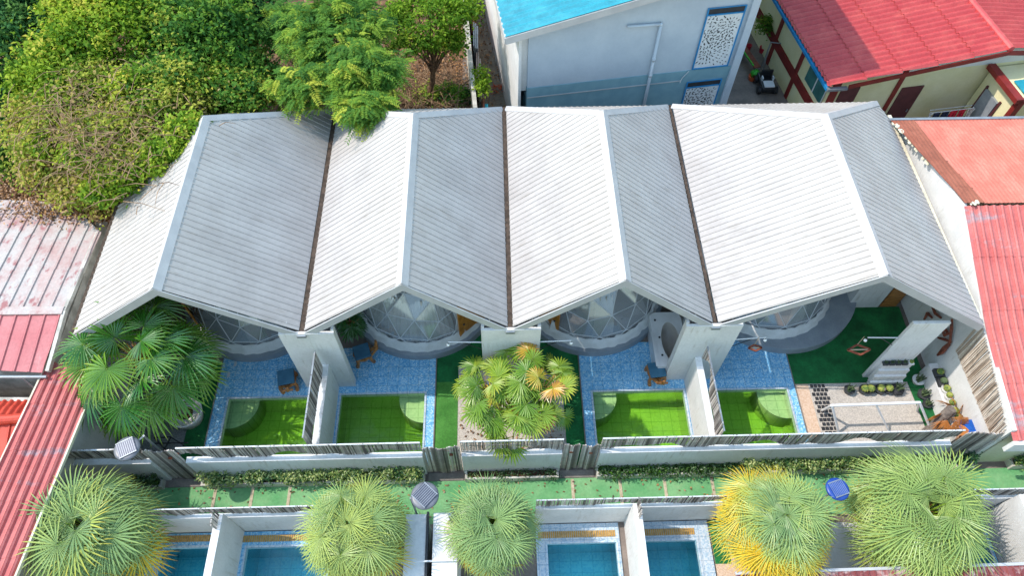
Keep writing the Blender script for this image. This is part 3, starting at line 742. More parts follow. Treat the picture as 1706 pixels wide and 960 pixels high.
for (p0_, p1_, lb) in (((-1.3, 11.42), (-.5, 12.15), 'orange wooden door right of the dome with closed curtains'), ((1.93, 11.5), (1.25, 12.15), 'orange wooden door left of the dome beside the bathtub'), ((-9.85, 11.9), (-10.3, 12.5), 'wooden door half hidden behind the potted fan palm')):
    t = thing('wooden_door', lb, 'door', (p0_[0], p0_[1], .34), 'wooden doors beside the domes')
    MB().bar((p0_[0], p0_[1], 1.32), (p1_[0], p1_[1], 1.32), .05, 1.95).build('door_leaf', 'wood_orange', t)
    MB().sphere((p0_[0] * .8 + p1_[0] * .2, p0_[1] * .8 + p1_[1] * .2 - .05, 1.1), .04).build('knob', 'metal_dark', t)

# ------------------------------------------------------------------ furniture in the courtyards
def stool(loc, rz, label):
    t = thing('root_stool', label, 'stool', loc, 'carved wooden stools with blue seats'); t.rotation_euler = (0, 0, rz)
    t.scale = (1.3, 1.3, 1.15); b = MB(); b.box(-.2, .2, -.2, .2, .4, .47); b.build('seat', 'cushion', t, bevel=.02, local=True)
    for sx, sy in ((-1, -1), (1, -1), (1, 1), (-1, 1)):
        l_ = MB(); l_.path([(sx * .15, sy * .15, .4), (sx * .2, sy * .17, .2), (sx * .17, sy * .21, 0)], [.05, .04, .05], 7); l_.build('leg', 'wood', t, local=True)
    b = MB()
    for a in range(4):
        x0, y0 = ((-.17, -.17), (.17, -.17), (.17, .17), (-.17, .17))[a]; x1, y1 = ((.17, -.17), (.17, .17), (-.17, .17), (-.17, -.17))[a]
        b.path([(x0, y0, .36), ((x0 + x1) / 2, (y0 + y1) / 2, .22 + .05 * (a % 2)), (x1, y1, .34)], [.035, .05, .035], 7)
    b.path([(0, -.17, .3), (.02, -.36, .42), (.05, -.4, .62)], [.04, .05, .035], 7); b.path([(-.17, -.17, .36), (-.08, -.38, .5), (.16, -.4, .5)], [.03, .035, .03], 7)
    b.build('root_base', 'wood', t, local=True)
    return t
p = at(483, 640, .05); stool((p.x, p.y, .05), .2, 'carved wooden stool with blue seat on the deck of the leftmost green pool')
p = at(607, 598, .05); stool((p.x, p.y, .05), 1.9, 'carved wooden stool with blue seat turned sideways against the second privacy corner')
p = at(1090, 628, .05); stool((p.x, p.y, .05), .1, 'carved wooden stool with blue seat at the foot of the white bathtub')
# bathtub
t = thing('bathtub', 'white hot tub with oval beige basin under the valley right of the third dome', 'bathtub', (5.45, 11.1, .05))
n = 36
ox, oy, rx, ry = 5.55, 10.95, .3, .72
x0, x1, y0, y1, zt = 4.98, 6.02, 10.05, 12.05, .72
inner = [(ox + rx * math.cos(2 * math.pi * k / n), oy + ry * math.sin(2 * math.pi * k / n)) for k in range(n)]
outer = []
for k in range(n):
    a = 2 * math.pi * k / n; c, s_ = math.cos(a), math.sin(a)
    sc_ = min(((x1 - ox) if c > 0 else (ox - x0)) / max(abs(c), 1e-6), ((y1 - oy) if s_ > 0 else (oy - y0)) / max(abs(s_), 1e-6)); outer.append((ox + c * sc_, oy + s_ * sc_))
mb = MB(); mb.add([(a, b, zt) for a, b in inner] + [(a, b, zt) for a, b in outer] + [(a, b, .05) for a, b in outer], [(k, n + k, n + (k + 1) % n, (k + 1) % n) for k in range(n)] + [(n + k, 2 * n + k, 2 * n + (k + 1) % n, n + (k + 1) % n) for k in range(n)])
mb.build('tub_body', 'tub_white', t)
mb = MB(); prof = [(1, 0), (.97, -.03), (.9, -.3), (.75, -.42), (.0, -.45)]
vs = []
for s_, z in prof: vs += [(ox + rx * s_ * math.cos(2 * math.pi * k / n), oy + ry * s_ * math.sin(2 * math.pi * k / n), zt + z) for k in range(n)]
mb.add(vs, [(i * n + k, i * n + (k + 1) % n, (i + 1) * n + (k + 1) % n, (i + 1) * n + k) for i in range(4) for k in range(n)]); mb.build('basin', 'tub_beige', t, smooth=True)
for (x, y) in ((5.14, 11.75), (5.2, 11.1), (5.2, 10.45)): MB().disc((x, y), .035, zt, zt + .02, 12).build('jet_knob', 'metal_dark', t)
MB().box(4.95, 5.05, 10.05, 11.3, zt + .01, zt + .03).build('rim_panel', 'tub_white', t)
# wall arm lamps
def arm_lamp(p0, p1, label, drop=.12):
    p0 = Vector(p0); p1 = Vector(p1)
    t = thing('arm_lamp', label, 'wall lamp', p0, 'wall lamps on long arms')
    MB().tube(p0, p1, .022).build('arm', 'metal_white', t)
    MB().tube(p0 - Vector((0, 0, .45)), p0 + (p1 - p0) * .6, .012).build('brace', 'metal_dark', t)
    MB().tube(p1, p1 - Vector((0, 0, drop)), .008).build('cord', 'metal_dark', t)
    MB().sphere(p1 - Vector((0, 0, drop + .05)), .055).build('bulb', 'bulb', t, smooth=True)
arm_lamp((1.18, 9.95, 2.7), (2.1, 9.95, 2.75), 'wall lamp on a long arm over the turf right of the middle privacy wall')
arm_lamp((-.52, 9.95, 2.75), (-1.5, 9.95, 2.8), 'wall lamp on a long arm over the turf left of the middle privacy wall')
arm_lamp((6.93, 9.95, 2.6), (7.85, 9.95, 2.7), 'wall lamp on a long arm in front of the rightmost dome')
arm_lamp((11.8, 9.9, 2.6), (10.85, 9.9, 2.65), 'wall lamp on a long arm over the dark green turf')
def lozenge(c, a, b, label):
    t = thing('wooden_lozenge', label, 'hanging frame', c, 'wooden hanging frames'); c = Vector(c)
    P = [c + Vector(v) for v in ((a, 0, 0), (0, b, 0), (-a, 0, 0), (0, -b, 0))]
    mb = MB()
    for i in range(4): mb.bar(P[i], P[(i + 1) % 4], .05, .05)
    mb.build('frame', 'wood_red', t)
    mb = MB(); mb.bar(P[1], P[1] + Vector((.0, 0, .5)), .012, .012); mb.bar(P[0], P[2], .03, .02); mb.build('cross_bar', 'rope', t)
p = at(1431, 583, 2.2); lozenge((p.x, p.y, 2.2), .34, .17, 'wooden lozenge frame hanging over the dark green turf')
p = at(1258, 580, 2.3); lozenge((p.x, p.y, 2.3), .2, .1, 'small rusty lozenge frame hanging over the rightmost blue deck')
# wooden wall sculptures on the right side
def driftwood(pts, label, loc):
    t = thing('driftwood_ornament', label, 'ornament', loc, 'driftwood ornaments on the right wall')
    mb = MB()
    for seg in pts:
        P = [Vector(q) for q in seg]; mb.path(P, [.05 if i % 2 else .035 for i in range(len(P))], 7)
    mb.build('branch', 'wood_red', t)
    return t
def DW(*segs): return [[atx(px, py, 13.9 - .04 * (i % 2)) for i, (px, py) in enumerate(sg)] for sg in segs]
def drift(segs, label): q = segs[0][0]; return driftwood(segs, label, (13.9, q.y, q.z))
drift(DW([(1552, 508), (1558, 522), (1568, 530)], [(1553, 530), (1545, 522), (1540, 532)], [(1558, 512), (1566, 508), (1560, 505)]), 'driftwood piece high on the right wall behind the top of the stepped wall')
drift(DW([(1586, 532), (1585, 548), (1583, 568)], [(1563, 563), (1574, 566), (1584, 570)], [(1584, 570), (1572, 580), (1562, 592)], [(1562, 592), (1570, 588), (1582, 574)], [(1575, 548), (1579, 556), (1573, 560), (1571, 551), (1575, 548)]), 'branching driftwood with loops mounted on the right wall beside the stepped wall')
# white swing frame (A-frame)
t = thing('swing_frame', 'white metal A-frame standing on the pale gravel', 'swing frame', (11.7, 7.8, 0))
zt = 1.3
SL, SR = at(1386, 676, zt), at(1532, 671, zt)
MB().tube(SL, SR, .045, None, 10).build('top_rail', 'frame_white', t)
for q, fx in ((SL, (1397, 1380)), (SR, (1553, 1541))):
    for f_ in fx:
        g_ = at(f_, 722, .02); MB().tube(q, g_ + Vector((0, .0 if f_ in (1397, 1553) else .75, 0)), .04, None, 10).build('leg', 'frame_white', t)
g_ = at(1482, 722, .02); MB().tube(SL.lerp(SR, .5), g_, .028, None, 10).build('centre_leg', 'frame_white', t)
# round solar lamps on poles
def solar(loc, base, head, panel, r, label, rz=.4, lattice=False):
    t = thing('solar_lamp', label, 'solar lamp', base, 'round solar lamps on poles')
    b = Vector(base); l_ = Vector(loc)
    MB().tube(b, (b.x, b.y, l_.z - .1), .03, None, 10).tube((b.x, b.y, l_.z - .12), (l_.x, l_.y, l_.z - .05), .025, None, 8).build('pole', 'metal_grey', t)
    mb = MB(); mb.lathe(l_, [(.0, -.12), (r * .55, -.1), (r * .92, -.03), (r, .0), (r * .97, .035), (r * .8, .055), (.0, .06)], 36); mb.build('head', head, t, smooth=True)
    mb = MB(); s_ = r * .66; Mx = Matrix.Translation(l_) @ Matrix.Rotation(rz, 4, 'Z'); mb.box(-s_, s_, -s_, s_, .06, .085, Mx); mb.build('panel', panel, t)
    mb = MB()
    for k in range(9): q = -s_ + 2 * s_ * (k + .5) / 9; mb.box(q - .006, q + .006, -s_ * .97, s_ * .97, .086, .09, Mx)
    for k in (-1, 1): mb.box(-s_, s_, k * s_ * .96 - .012, k * s_ * .96 + .012, .0905, .094, Mx)
    mb.build('grid', 'metal_grey', t)
    return t
solar((-9.88, 6.91, 2.85), (-9.6, 7.3, 0), 'lamp_grey', 'panel_light', .34, 'pale round solar lamp beside the leftmost bamboo gate', .5)
solar((-1.98, 5.47, 2.85), (-2.35, 5.45, 0), 'lamp_grey', 'panel_dark', .36, 'dark grey round solar lamp over the path between second and third round palms', -.75)
solar((8.62, 5.38, 2.85), (8.9, 5.6, 0), 'lamp_blue', 'lamp_blue', .3, 'blue round solar lamp half hidden between the two rightmost palms', .3)
# garden stand under left palm
t = thing('folding_rack', 'dark metal folding rack on grey gravel under the potted fan palm', 'rack', (-9.9, 7.8, 0))
mb = MB()
for a, b in (((-10.4, 8.1, .6), (-9.9, 7.6, 0)), ((-10.4, 7.6, .0), (-9.9, 8.1, .6)), ((-10.5, 7.95, .5), (-9.4, 7.95, .5)), ((-9.9, 8.1, .6), (-9.2, 7.75, 0)), ((-10.4, 8.1, .6), (-9.9, 8.1, .6))): mb.tube(a, b, .022)
mb.build('bar', 'metal_dark', t)
# blue board
zb1 = 1.15; c4_ = [at(*q, zb1) for q in ((1594, 700), (1628, 700), (1637, 727), (1603, 727))]
t = thing('blue_board', 'blue corrugated plastic board at the right wall above the wide gate', 'board', (c4_[0].x + .3, c4_[0].y - .3, 0))
mb = MB(); corr(mb, c4_, (1, 0, 0), .06, [(0, 0), (.5, .015), (1, 0)]); mb.build('panel', 'blue_plastic', t, solid=.01)
cc_ = sum(c4_, Vector()) / 4
for q in c4_:
    q = q.lerp(cc_, .12); MB().tube((q.x, q.y, 0), (q.x, q.y, zb1 - .01), .02, None, 8).build('leg', 'metal_dark', t)
# cacti -------------------------------------------------------------
def cactus(loc, r, pot, label, kind='ball', cm='cactus', sq=False, group='potted cacti', ph=.16):
    t = thing('potted_cactus', label, 'cactus', loc, group); x, y, z = loc
    if sq: MB().box(x - r * 1.1, x + r * 1.1, y - r * 1.1, y + r * 1.1, z, z + ph).build('pot', pot, t, bevel=.01)
    else: MB().lathe((x, y, z), [(0, 0), (r * .8, 0), (r * 1.15, ph), (r * 1.02, ph), (r * .95, ph - .03), (0, ph - .03)], 18).build('pot', pot, t)
    if kind == 'ball': MB().sphere((x, y, z + ph + r * .45), r * .88, 20, 8, .85, 1, -.14).build('body', cm, t)
    else:
        mb = MB()
        for k in range(9):
            a = k * 2.4; q = r * .5 * (k / 9) ** .5; mb.tube((x + q * math.cos(a), y + q * math.sin(a), z + ph - .02), (x + q * 2 * math.cos(a), y + q * 2 * math.sin(a), z + ph + r * R_.uniform(.8, 1.6)), r * .2, r * .1, 7)
        mb.build('body', cm, t)
names = ['leftmost', 'second', 'third', 'fourth', 'fifth', 'sixth', 'seventh']
for k, (px, py) in enumerate(((1412, 636), (1437, 637), (1447, 638), (1464, 637), (1477, 636), (1492, 635))):
    p = at(px, py, .2); cactus((p.x, 9.36, .02), .15 if k != 5 else .18, 'pot_dark', names[k] + ' ball cactus in the row on the gravel below the stepped wall', 'ball' if k not in (0, 5) else 'fingers', 'cactus' if k not in (0, 5) else 'cactus_dark')
for k in range(5):
    cactus((12.02 + k * .2, 9.79, 1.11), .075, 'pot_dark' if k < 4 else 'pot_white', names[k] + ' small potted cactus on the top shelf of the stepped wall', 'fingers' if k < 4 else 'ball', 'cactus_dark' if k < 4 else 'cactus', True, ph=.08)
for k, (px, py) in enumerate(((1571, 616), (1577, 631), (1583, 643), (1588, 654), (1593, 666), (1600, 678), (1604, 690))):
    p = atx(px, py, 13.85); cactus((13.85, p.y, .66), .13 if k < 3 else .12, 'pot_dark' if k in (0, 1) else 'pot_white', names[k] + ' potted cactus from the top of the ledge along the right wall', 'ball', 'cactus' if k not in (1,) else 'cactus_dark', k < 2, ph=.14)
MB().box(13.7, 13.99, 7.5, 10.0, .02, .66).build('cactus_ledge', 'wall_white', label='low white ledge of potted cacti along the right wall', cat='ledge', bevel=.01)
for k, (px, py) in enumerate(((1551, 632), (1559, 656), (1568, 672))):
    p = at(px, py, .2); cactus((min(p.x, 13.5), p.y, .02), .17 if k < 2 else .13, ('pot_white', 'pot_dark', 'pot_dark')[k], ('white potted', 'dark potted', 'small dark potted')[k] + ' green cactus beside the ledge on the turf edge', 'fingers', 'cactus_dark')
# rock and little figure
p = at(1491, 652, 0)
mb = MB(); mb.sphere((p.x, p.y, .12), .24, 12, 6, .55, 1, -.12); mb.build('garden_rock', 'stone_black', label='dark rounded rock on the gravel below the last ball cactus', cat='rock')
p = at(1467, 655, 0)
mb = MB(); mb.lathe((p.x, p.y, 0), [(0, 0), (.09, 0), (.07, .12), (.04, .2), (.06, .26), (.045, .33), (0, .35)], 12); mb.build('garden_ornament', 'bark_grey', label='small grey stone ornament on the gravel', cat='ornament', smooth=True)

# ------------------------------------------------------------------ vegetation helpers
def quads(name, P, D, N, L, Wd, tint, mat, parent, fold=.25, **pk):
    """P base (n,3), D direction, N normal; one folded diamond leaf each"""
    n = len(P); D = D / np.linalg.norm(D, axis=1, keepdims=True); S = np.cross(D, N); S /= np.linalg.norm(S, axis=1, keepdims=True) + 1e-9
    Nn = np.cross(S, D); L = np.broadcast_to(np.asarray(L, float).reshape(-1, 1), (n, 1)); Wd = np.broadcast_to(np.asarray(Wd, float).reshape(-1, 1), (n, 1))
    mid = P + D * L * .45
    V = np.stack([P, mid + S * Wd / 2 + Nn * Wd * fold, P + D * L - np.array([0, 0, 1]) * L * .12, mid - S * Wd / 2 + Nn * Wd * fold], 1).reshape(-1, 3)
    o_ = wloc(parent) if parent is not None else Vector((float(V[:, 0].mean()), float(V[:, 1].mean()), float(V[:, 2].min())))
    V = V - np.array(o_)
    me = bpy.data.meshes.new(name); me.vertices.add(4 * n); me.vertices.foreach_set('co', V.astype(np.float32).ravel())
    me.loops.add(4 * n); me.loops.foreach_set('vertex_index', np.arange(4 * n, dtype=np.int32))
    me.polygons.add(n); me.polygons.foreach_set('loop_start', np.arange(0, 4 * n, 4, dtype=np.int32)); me.polygons.foreach_set('loop_total', np.full(n, 4, dtype=np.int32))
    me.update(calc_edges=True); a = me.attributes.new('tint', 'FLOAT', 'POINT'); a.data.foreach_set('value', np.repeat(np.clip(tint, 0, 1), 4).astype(np.float32))
    me.materials.append(MATS[mat]); o = bpy.data.objects.new(name, me); C.objects.link(o)
    if parent is not None: o.parent = parent
    else: o.location = o_
    return props(o, **pk)
def crown_points(ells, rs):
    """clump centres in the outer part of several ellipsoids"""
    out = []
    for (c, r, n) in ells:
        u = rs.normal(size=(n, 3)); u /= np.linalg.norm(u, axis=1, keepdims=True); u[:, 2] = np.where(u[:, 2] < -.35, -u[:, 2], u[:, 2])
        k = rs.uniform(.55, 1.08, (n, 1)) ; out.append(np.array(c) + u * np.array(r) * k)
    return np.concatenate(out)
def broad_tree(label, base, ells, mat, nleaf=60, cl=.3, L=.13, Wd=.08, seed=1, tbias=.5, tvar=.18, name='leafy_tree', trunk_r=.12, group='trees behind the villas', cat='tree', limbs=26, bark='bark', dry=0.):
    rs = np.random.default_rng(seed); t = thing(name, label, cat, base, group)
    cp = crown_points(ells, rs); nc = len(cp)
    ct = rs.normal(tbias, tvar * 1.35, nc) + .12 * np.sin(cp[:, 0] * 2.1 + seed) * np.sin(cp[:, 1] * 1.7)
    sz = rs.uniform(.6, 1.4, nc)
    P = np.repeat(cp, nleaf, 0) + rs.normal(size=(nc * nleaf, 3)) * cl * .82 * np.repeat(sz, nleaf)[:, None] * np.array([1, 1, .6])
    D = rs.normal(size=P.shape) * [1, 1, .5] + [0, 0, -.1]; N = rs.normal(size=P.shape) * .55 + [0, 0, 1]
    T = np.repeat(ct, nleaf) + rs.normal(0, .12, len(P))
    if dry: T = np.where(rs.uniform(size=len(P)) < dry, rs.uniform(.8, 1, len(P)), T)
    quads('crown', P, D, N, 1.2 * L * rs.uniform(.5, 1.4, len(P)), 1.2 * Wd * rs.uniform(.6, 1.3, len(P)), T, mat, t)
    mb = MB(); b = Vector(base); top = Vector((float(cp[:, 0].mean()), float(cp[:, 1].mean()), float(cp[:, 2].mean()) * .65))
    mid = (b + top) / 2 + Vector((.1, -.1, 0)); mb.path([b, mid, top], [trunk_r, trunk_r * .8, trunk_r * .6], 8)
    for i in rs.choice(nc, min(limbs, nc), replace=False):
        q = Vector(cp[i]); st_ = mid.lerp(top, rs.uniform(.2, 1)); m_ = st_.lerp(q, .5) + Vector((0, 0, .15))
        mb.path([st_, m_, q], [trunk_r * .35, trunk_r * .2, trunk_r * .08], 5)
    mb.build('trunk', bark, t); return t
def Pz(px, py, z): p = at(px, py, z); return (p.x, p.y, z)

# left woodland
broad_tree('dark green tree at the top left corner of the photo', (-17.5, 24, 0), [(Pz(30, 60, 4.5), (1.9, 2.2, 1.6), 150), (Pz(60, 10, 4.), (2.2, 1.6, 1.4), 90), (Pz(10, 190, 2.8), (1.3, 2.0, 1.2), 80)], 'leaf_dark', 70, .32, .15, .09, 1, .5)
broad_tree('bright yellow green tree at the top between the dark corner tree and the tangled vines', (-13.5, 22.5, 0), [(Pz(180, 60, 5), (2.0, 2.0, 1.6), 170), (Pz(110, 130, 4.6), (1.5, 1.6, 1.3), 110), (Pz(240, 20, 4.6), (1.6, 1.2, 1.2), 60)], 'leaf_bright', 70, .3, .14, .085, 2, .45, .2)
broad_tree('deep green broad tree left of the brown thicket', (-9.7, 21.5, 0), [(Pz(350, 60, 4.8), (1.7, 1.9, 1.6), 150), (Pz(385, 130, 4.0), (1.3, 1.3, 1.2), 100), (Pz(300, 100, 4.5), (1.2, 1.4, 1.2), 80)], 'leaf_mid', 70, .3, .14, .085, 3, .38, .2)
broad_tree('dark tree behind the deep green broad tree at the top edge', (-9.0, 24.5, 0), [(Pz(420, 20, 4.0), (1.2, 1.5, 1.3), 80), (Pz(330, 5, 4), (1.2, 1.2, 1.2), 60)], 'leaf_dark', 70, .3, .14, .08, 4, .55)
broad_tree('tangled tree smothered in yellowing vines above the faded roof', (-13.2, 18.6, 0), [(Pz(120, 200, 4.6), (1.3, 1.2, .8), 80), (Pz(190, 240, 4.9), (1.3, 1.1, .8), 80), (Pz(90, 260, 3.9), (1.2, 1.2, .8), 70), (Pz(250, 180, 4.9), (1.3, 1.0, .7), 70), (Pz(170, 310, 3.4), (1.5, .9, .8), 80), (Pz(320, 170, 4.4), (1.0, .9, .8), 60), (Pz(150, 150, 5.0), (1.2, 1.0, .7), 70), (Pz(240, 250, 4.6), (.9, .8, .7), 50), (Pz(60, 200, 3.9), (.9, 1.0, .7), 40), (Pz(200, 180, 4.2), (2.0, 1.6, 1.0), 90)], 'leaf_vine', 60, .3, .12, .07, 5, .34, .2, dry=.12)
broad_tree('mid green bushy tree between the tangled vines and the villa roof', (-10.6, 18.8, 0), [(Pz(280, 160, 4.9), (1.3, 1.3, 1.0), 80), (Pz(380, 165, 4.2), (1.5, .9, 1.0), 110), (Pz(430, 150, 3.4), (.8, .9, .8), 50)], 'leaf_mid', 60, .28, .13, .08, 6, .62, .2)
broad_tree('bright green creeper spilling over the rear left edge of the left end roof', (-11.9, 15.6, 0), [(Pz(215, 280, 4.7), (.75, .7, .35), 50), (Pz(265, 262, 5.1), (.75, .55, .3), 46), (Pz(180, 320, 4.2), (.55, .5, .4), 26), (Pz(312, 215, 5.6), (.5, .45, .25), 26), (Pz(290, 245, 5.4), (.5, .4, .25), 24)], 'leaf_bright', 50, .17, .12, .08, 7, .5, .2, name='creeper', cat='creeper', trunk_r=.04)
broad_tree('olive shrub beside the teal net at the left edge', (-16.6, 18.5, 0), [(Pz(60, 260, 1.6), (1.2, 1.0, .9), 70), (Pz(20, 240, 1.5), (1.0, 1.0, .8), 50)], 'leaf_mid', 60, .25, .12, .07, 8, .3, .2, name='shrub', cat='shrub', trunk_r=.05)
broad_tree('dry golden shrub at the top edge of the faded roof', (-13.6, 15.9, 0), [(Pz(150, 335, 2.2), (1.2, .6, .7), 60), (Pz(190, 300, 2.8), (.8, .6, .7), 40)], 'leaf_vine', 60, .22, .1, .06, 9, .5, .2, name='shrub', cat='shrub', trunk_r=.05, dry=.4)
broad_tree('yellow green creeper patches scattered over the tangled tree', (-13.0, 19.4, 0), [(Pz(110, 150, 5.2), (.9, .5, .3), 34), (Pz(80, 230, 4.6), (.5, .8, .3), 26), (Pz(210, 140, 5.5), (.9, .4, .3), 30), (Pz(290, 150, 5.3), (.7, .5, .3), 26), (Pz(200, 300, 4.4), (.8, .4, .3), 24), (Pz(140, 260, 5.0), (.6, .4, .3), 16), (Pz(350, 130, 4.9), (.7, .5, .3), 22)], 'leaf_bright', 46, .2, .12, .075, 17, .55, .2, name='creeper', cat='creeper', trunk_r=.03, limbs=10)
# feathery tree
def feather_tree(label, base, ells, seed, nfr=9, Lf=.5, name='feathery_tree', mat='leaf_feather', tb=.45):
    rs = np.random.default_rng(seed); t = thing(name, label, 'tree', base, 'trees behind the villas')
    cp = crown_points(ells, rs); nc = len(cp); P = []; D = []; N = []; T = []
    ct = rs.normal(tb, .22, nc)
    for i in range(nc):
        for k in range(nfr):
            a = rs.uniform(0, 6.283); e = rs.uniform(-.5, .6); d = np.array([math.cos(a) * math.cos(e), math.sin(a) * math.cos(e), math.sin(e)]); L = Lf * rs.uniform(.6, 1.2)
            side = np.cross(d, [0, 0, 1.]); side /= np.linalg.norm(side) + 1e-9
            b = cp[i] + rs.normal(size=3) * .12
            for j in range(9):
                u = (j + 1) / 9; q = b + d * L * u - np.array([0, 0, 1]) * L * .45 * u * u
                for sg in (-1, 1):
                    P.append(q); D.append(side * sg + d * .5 + [0, 0, -.1]); N.append([0, 0, 1] + rs.normal(size=3) * .2); T.append(ct[i] + rs.normal(0, .07))
    P = np.array(P); quads('crown', P, np.array(D), np.array(N), .15 * rs.uniform(.7, 1.1, len(P)), .045, np.array(T), mat, t)
    mb = MB(); b = Vector(base); top = Vector(cp.mean(0)); top.z *= .7; mid = (b + top) / 2 + Vector((.15, 0, 0)); mb.path([b, mid, top], [.13, .1, .07], 8)
    for i in rs.choice(nc, 30, replace=False):
        q = Vector(cp[i]); s_ = mid.lerp(top, rs.uniform(.1, 1)); mb.path([s_, s_.lerp(q, .5) + Vector((0, 0, .2)), q], [.045, .03, .012], 5)
    mb.build('trunk', 'bark', t)
feather_tree('feathery bright green tree hanging over the rear valley of the two left roofs', (-6.2, 20.6, 0),
    [(Pz(560, 60, 5.2), (1.7, 1.5, 1.1), 150), (Pz(600, 130, 5.0), (1.2, 1.2, 1.0), 100), (Pz(510, 150, 4.9), (.8, .6, .6), 45), (Pz(610, 185, 5.0), (.65, .5, .5), 45), (Pz(470, 50, 4.6), (.7, .9, .8), 40)], 21)
broad_tree('small tree with a bare upright trunk in front of the brown debris', (-2.9, 22.6, 0), [(Pz(715, 25, 4.2), (1.5, 1.1, .7), 70), (Pz(685, 78, 3.6), (.8, .4, .4), 20), (Pz(755, 72, 3.2), (.7, .4, .4), 20), (Pz(770, 20, 3.4), (.6, .9, .5), 26), (Pz(660, 40, 3.6), (.6, .9, .5), 26)], 'leaf_bright', 50, .2, .13, .07, 12, .22, .15, bark='bark', trunk_r=.14)
broad_tree('low green weeds at the foot of the alley wall', (-1.4, 19.6, 0), [(Pz(740, 160, .6), (1.2, .4, .4), 40)], 'leaf_mid', 50, .18, .1, .06, 13, .5, .2, name='weed_patch', cat='weeds', trunk_r=.02, limbs=8)
broad_tree('bright green creeper climbing the end of the alley wall', (-.75, 19.6, 0), [(Pz(803, 145, 1.9), (.25, .6, .7), 24)], 'leaf_bright', 50, .13, .09, .06, 14, .4, .15, name='creeper', cat='creeper', trunk_r=.02, limbs=8)
# dry brush and litter
def brush(n, box, seed, zmax=1.2, r=.012, L=(.5, 1.6)):
    rs = random.Random(seed); mb = MB()
    for _ in range(n):
        x = rs.uniform(box[0], box[1]); y = rs.uniform(box[2], box[3]); z = rs.uniform(.05, zmax) * rs.random() + .05; a = rs.uniform(0, 6.28); l_ = rs.uniform(*L); e = rs.uniform(-.25, .45)
        p = Vector((x, y, z)); d = Vector((math.cos(a) * math.cos(e), math.sin(a) * math.cos(e), math.sin(e))) * l_
        q = p + d * .5 + Vector((rs.uniform(-.1, .1), rs.uniform(-.1, .1), rs.uniform(-.05, .1))); mb.path([p, q, p + d], [r * 1.3, r, r * .4], 4)
    return mb
brush(1500, (-5, -1.3, 19.2, 24), 1).build('dry_brush', 'twig', label='heap of dry brown branches beside the alley wall', cat='brushwood', kind='stuff')
brush(700, (-9.0, -5.8, 19.5, 28), 2, 2.5).build('dry_brush', 'twig', label='brown thicket of dead stems left of the feathery tree', cat='brushwood', kind='stuff')
# dead stems threaded over the vine covered crown
rs_ = random.Random(5); mb = MB()
for _ in range(420):
    c = Vector(Pz(rs_.gauss(165, 60), rs_.gauss(210, 55), rs_.uniform(4.9, 6.0))); a = rs_.uniform(0, 6.28); l_ = rs_.uniform(.4, 1.3)
    d = Vector((math.cos(a), math.sin(a), rs_.uniform(-.3, .3))) * l_; mb.path([c, c + d * .5 + Vector((0, 0, .12)), c + d], [.012, .01, .004], 4)
mb.build('dead_vine', 'twig', label='mesh of pale dead vine stems over the tangled tree', cat='dead vines', kind='stuff')
mb = MB()
a_, b_ = Vector(Pz(688, 140, .3)), Vector(Pz(708, 175, .3)); mb.path([a_, a_.lerp(b_, .5), b_], [.09, .08, .07], 8); mb.build('fallen_log', 'bark', label='fallen log lying in the dry branches', cat='log')
for seed, (c, r_, n_, lb) in enumerate(((Pz(150, 350, 2.7), (1.4, .3, .1), 2600, 'dry brown leaves piled on the top edge of the faded roof'), (Pz(60, 290, .1), (2.5, 1.2, .05), 5000, 'dry brown leaves on the ground behind the faded roof'), (Pz(700, 120, .1), (2.4, 3, .08), 6000, 'dry brown leaves on the ground around the fallen log'))):
    rs = np.random.default_rng(40 + seed); P = np.array(c) + rs.normal(size=(n_, 3)) * np.array(r_); P[:, 2] = np.maximum(P[:, 2], .02)
    quads('leaf_litter', P, rs.normal(size=(n_, 3)) * [1, 1, .3], rs.normal(size=(n_, 3)) * .5 + [0, 0, 1], .11, .07, rs.uniform(0, 1, n_), 'leaf_dry', None, label=lb, cat='leaves', kind='stuff')
rs = np.random.default_rng(77); n_ = 420; P = np.stack([rs.uniform(-11, 14, n_), 5.6 + 1.1 * rs.beta(.7, .7, n_), np.full(n_, .03)], 1)
quads('fallen_leaf', P, rs.normal(size=(n_, 3)) * [1, 1, .15], rs.normal(size=(n_, 3)) * .3 + [0, 0, 1], .09, .05, rs.uniform(0, 1, n_), 'leaf_dry', None, label='dry leaves scattered along the green path', cat='leaves', kind='stuff')
P = np.stack([rs.uniform(-1.3, 1.9, 260), rs.uniform(7.2, 9.8, 260), np.full(260, .03)], 1)
quads('fallen_leaf', P, rs.normal(size=(260, 3)) * [1, 1, .15], rs.normal(size=(260, 3)) * .3 + [0, 0, 1], .1, .06, rs.uniform(0, 1, 260), 'leaf_dry', None, label='dry leaves on the gravel under the yellowing fan palm', cat='leaves', kind='stuff')
# teal net
mb = MB(); p0 = Vector(Pz(0, 197, 2.6)); p1 = Vector(Pz(44, 218, 2.3))
for k in range(14):
    o_ = Vector((0, -.06 * k + .3, -.02 * k)); mb.path([p0 + o_, p0.lerp(p1, .5) + o_ * .8 - Vector((0, 0, .1)), p1 + o_ * .4], [.014] * 3, 4)
for k in range(16):
    q = p0.lerp(p1, k / 16); mb.tube(q + Vector((0, .3, 0)), q + Vector((.1, -.45, -.2)), .01, None, 4)
mb.build('netting', 'net_teal', label='strip of teal netting caught in the shrubs at the left edge', cat='netting')

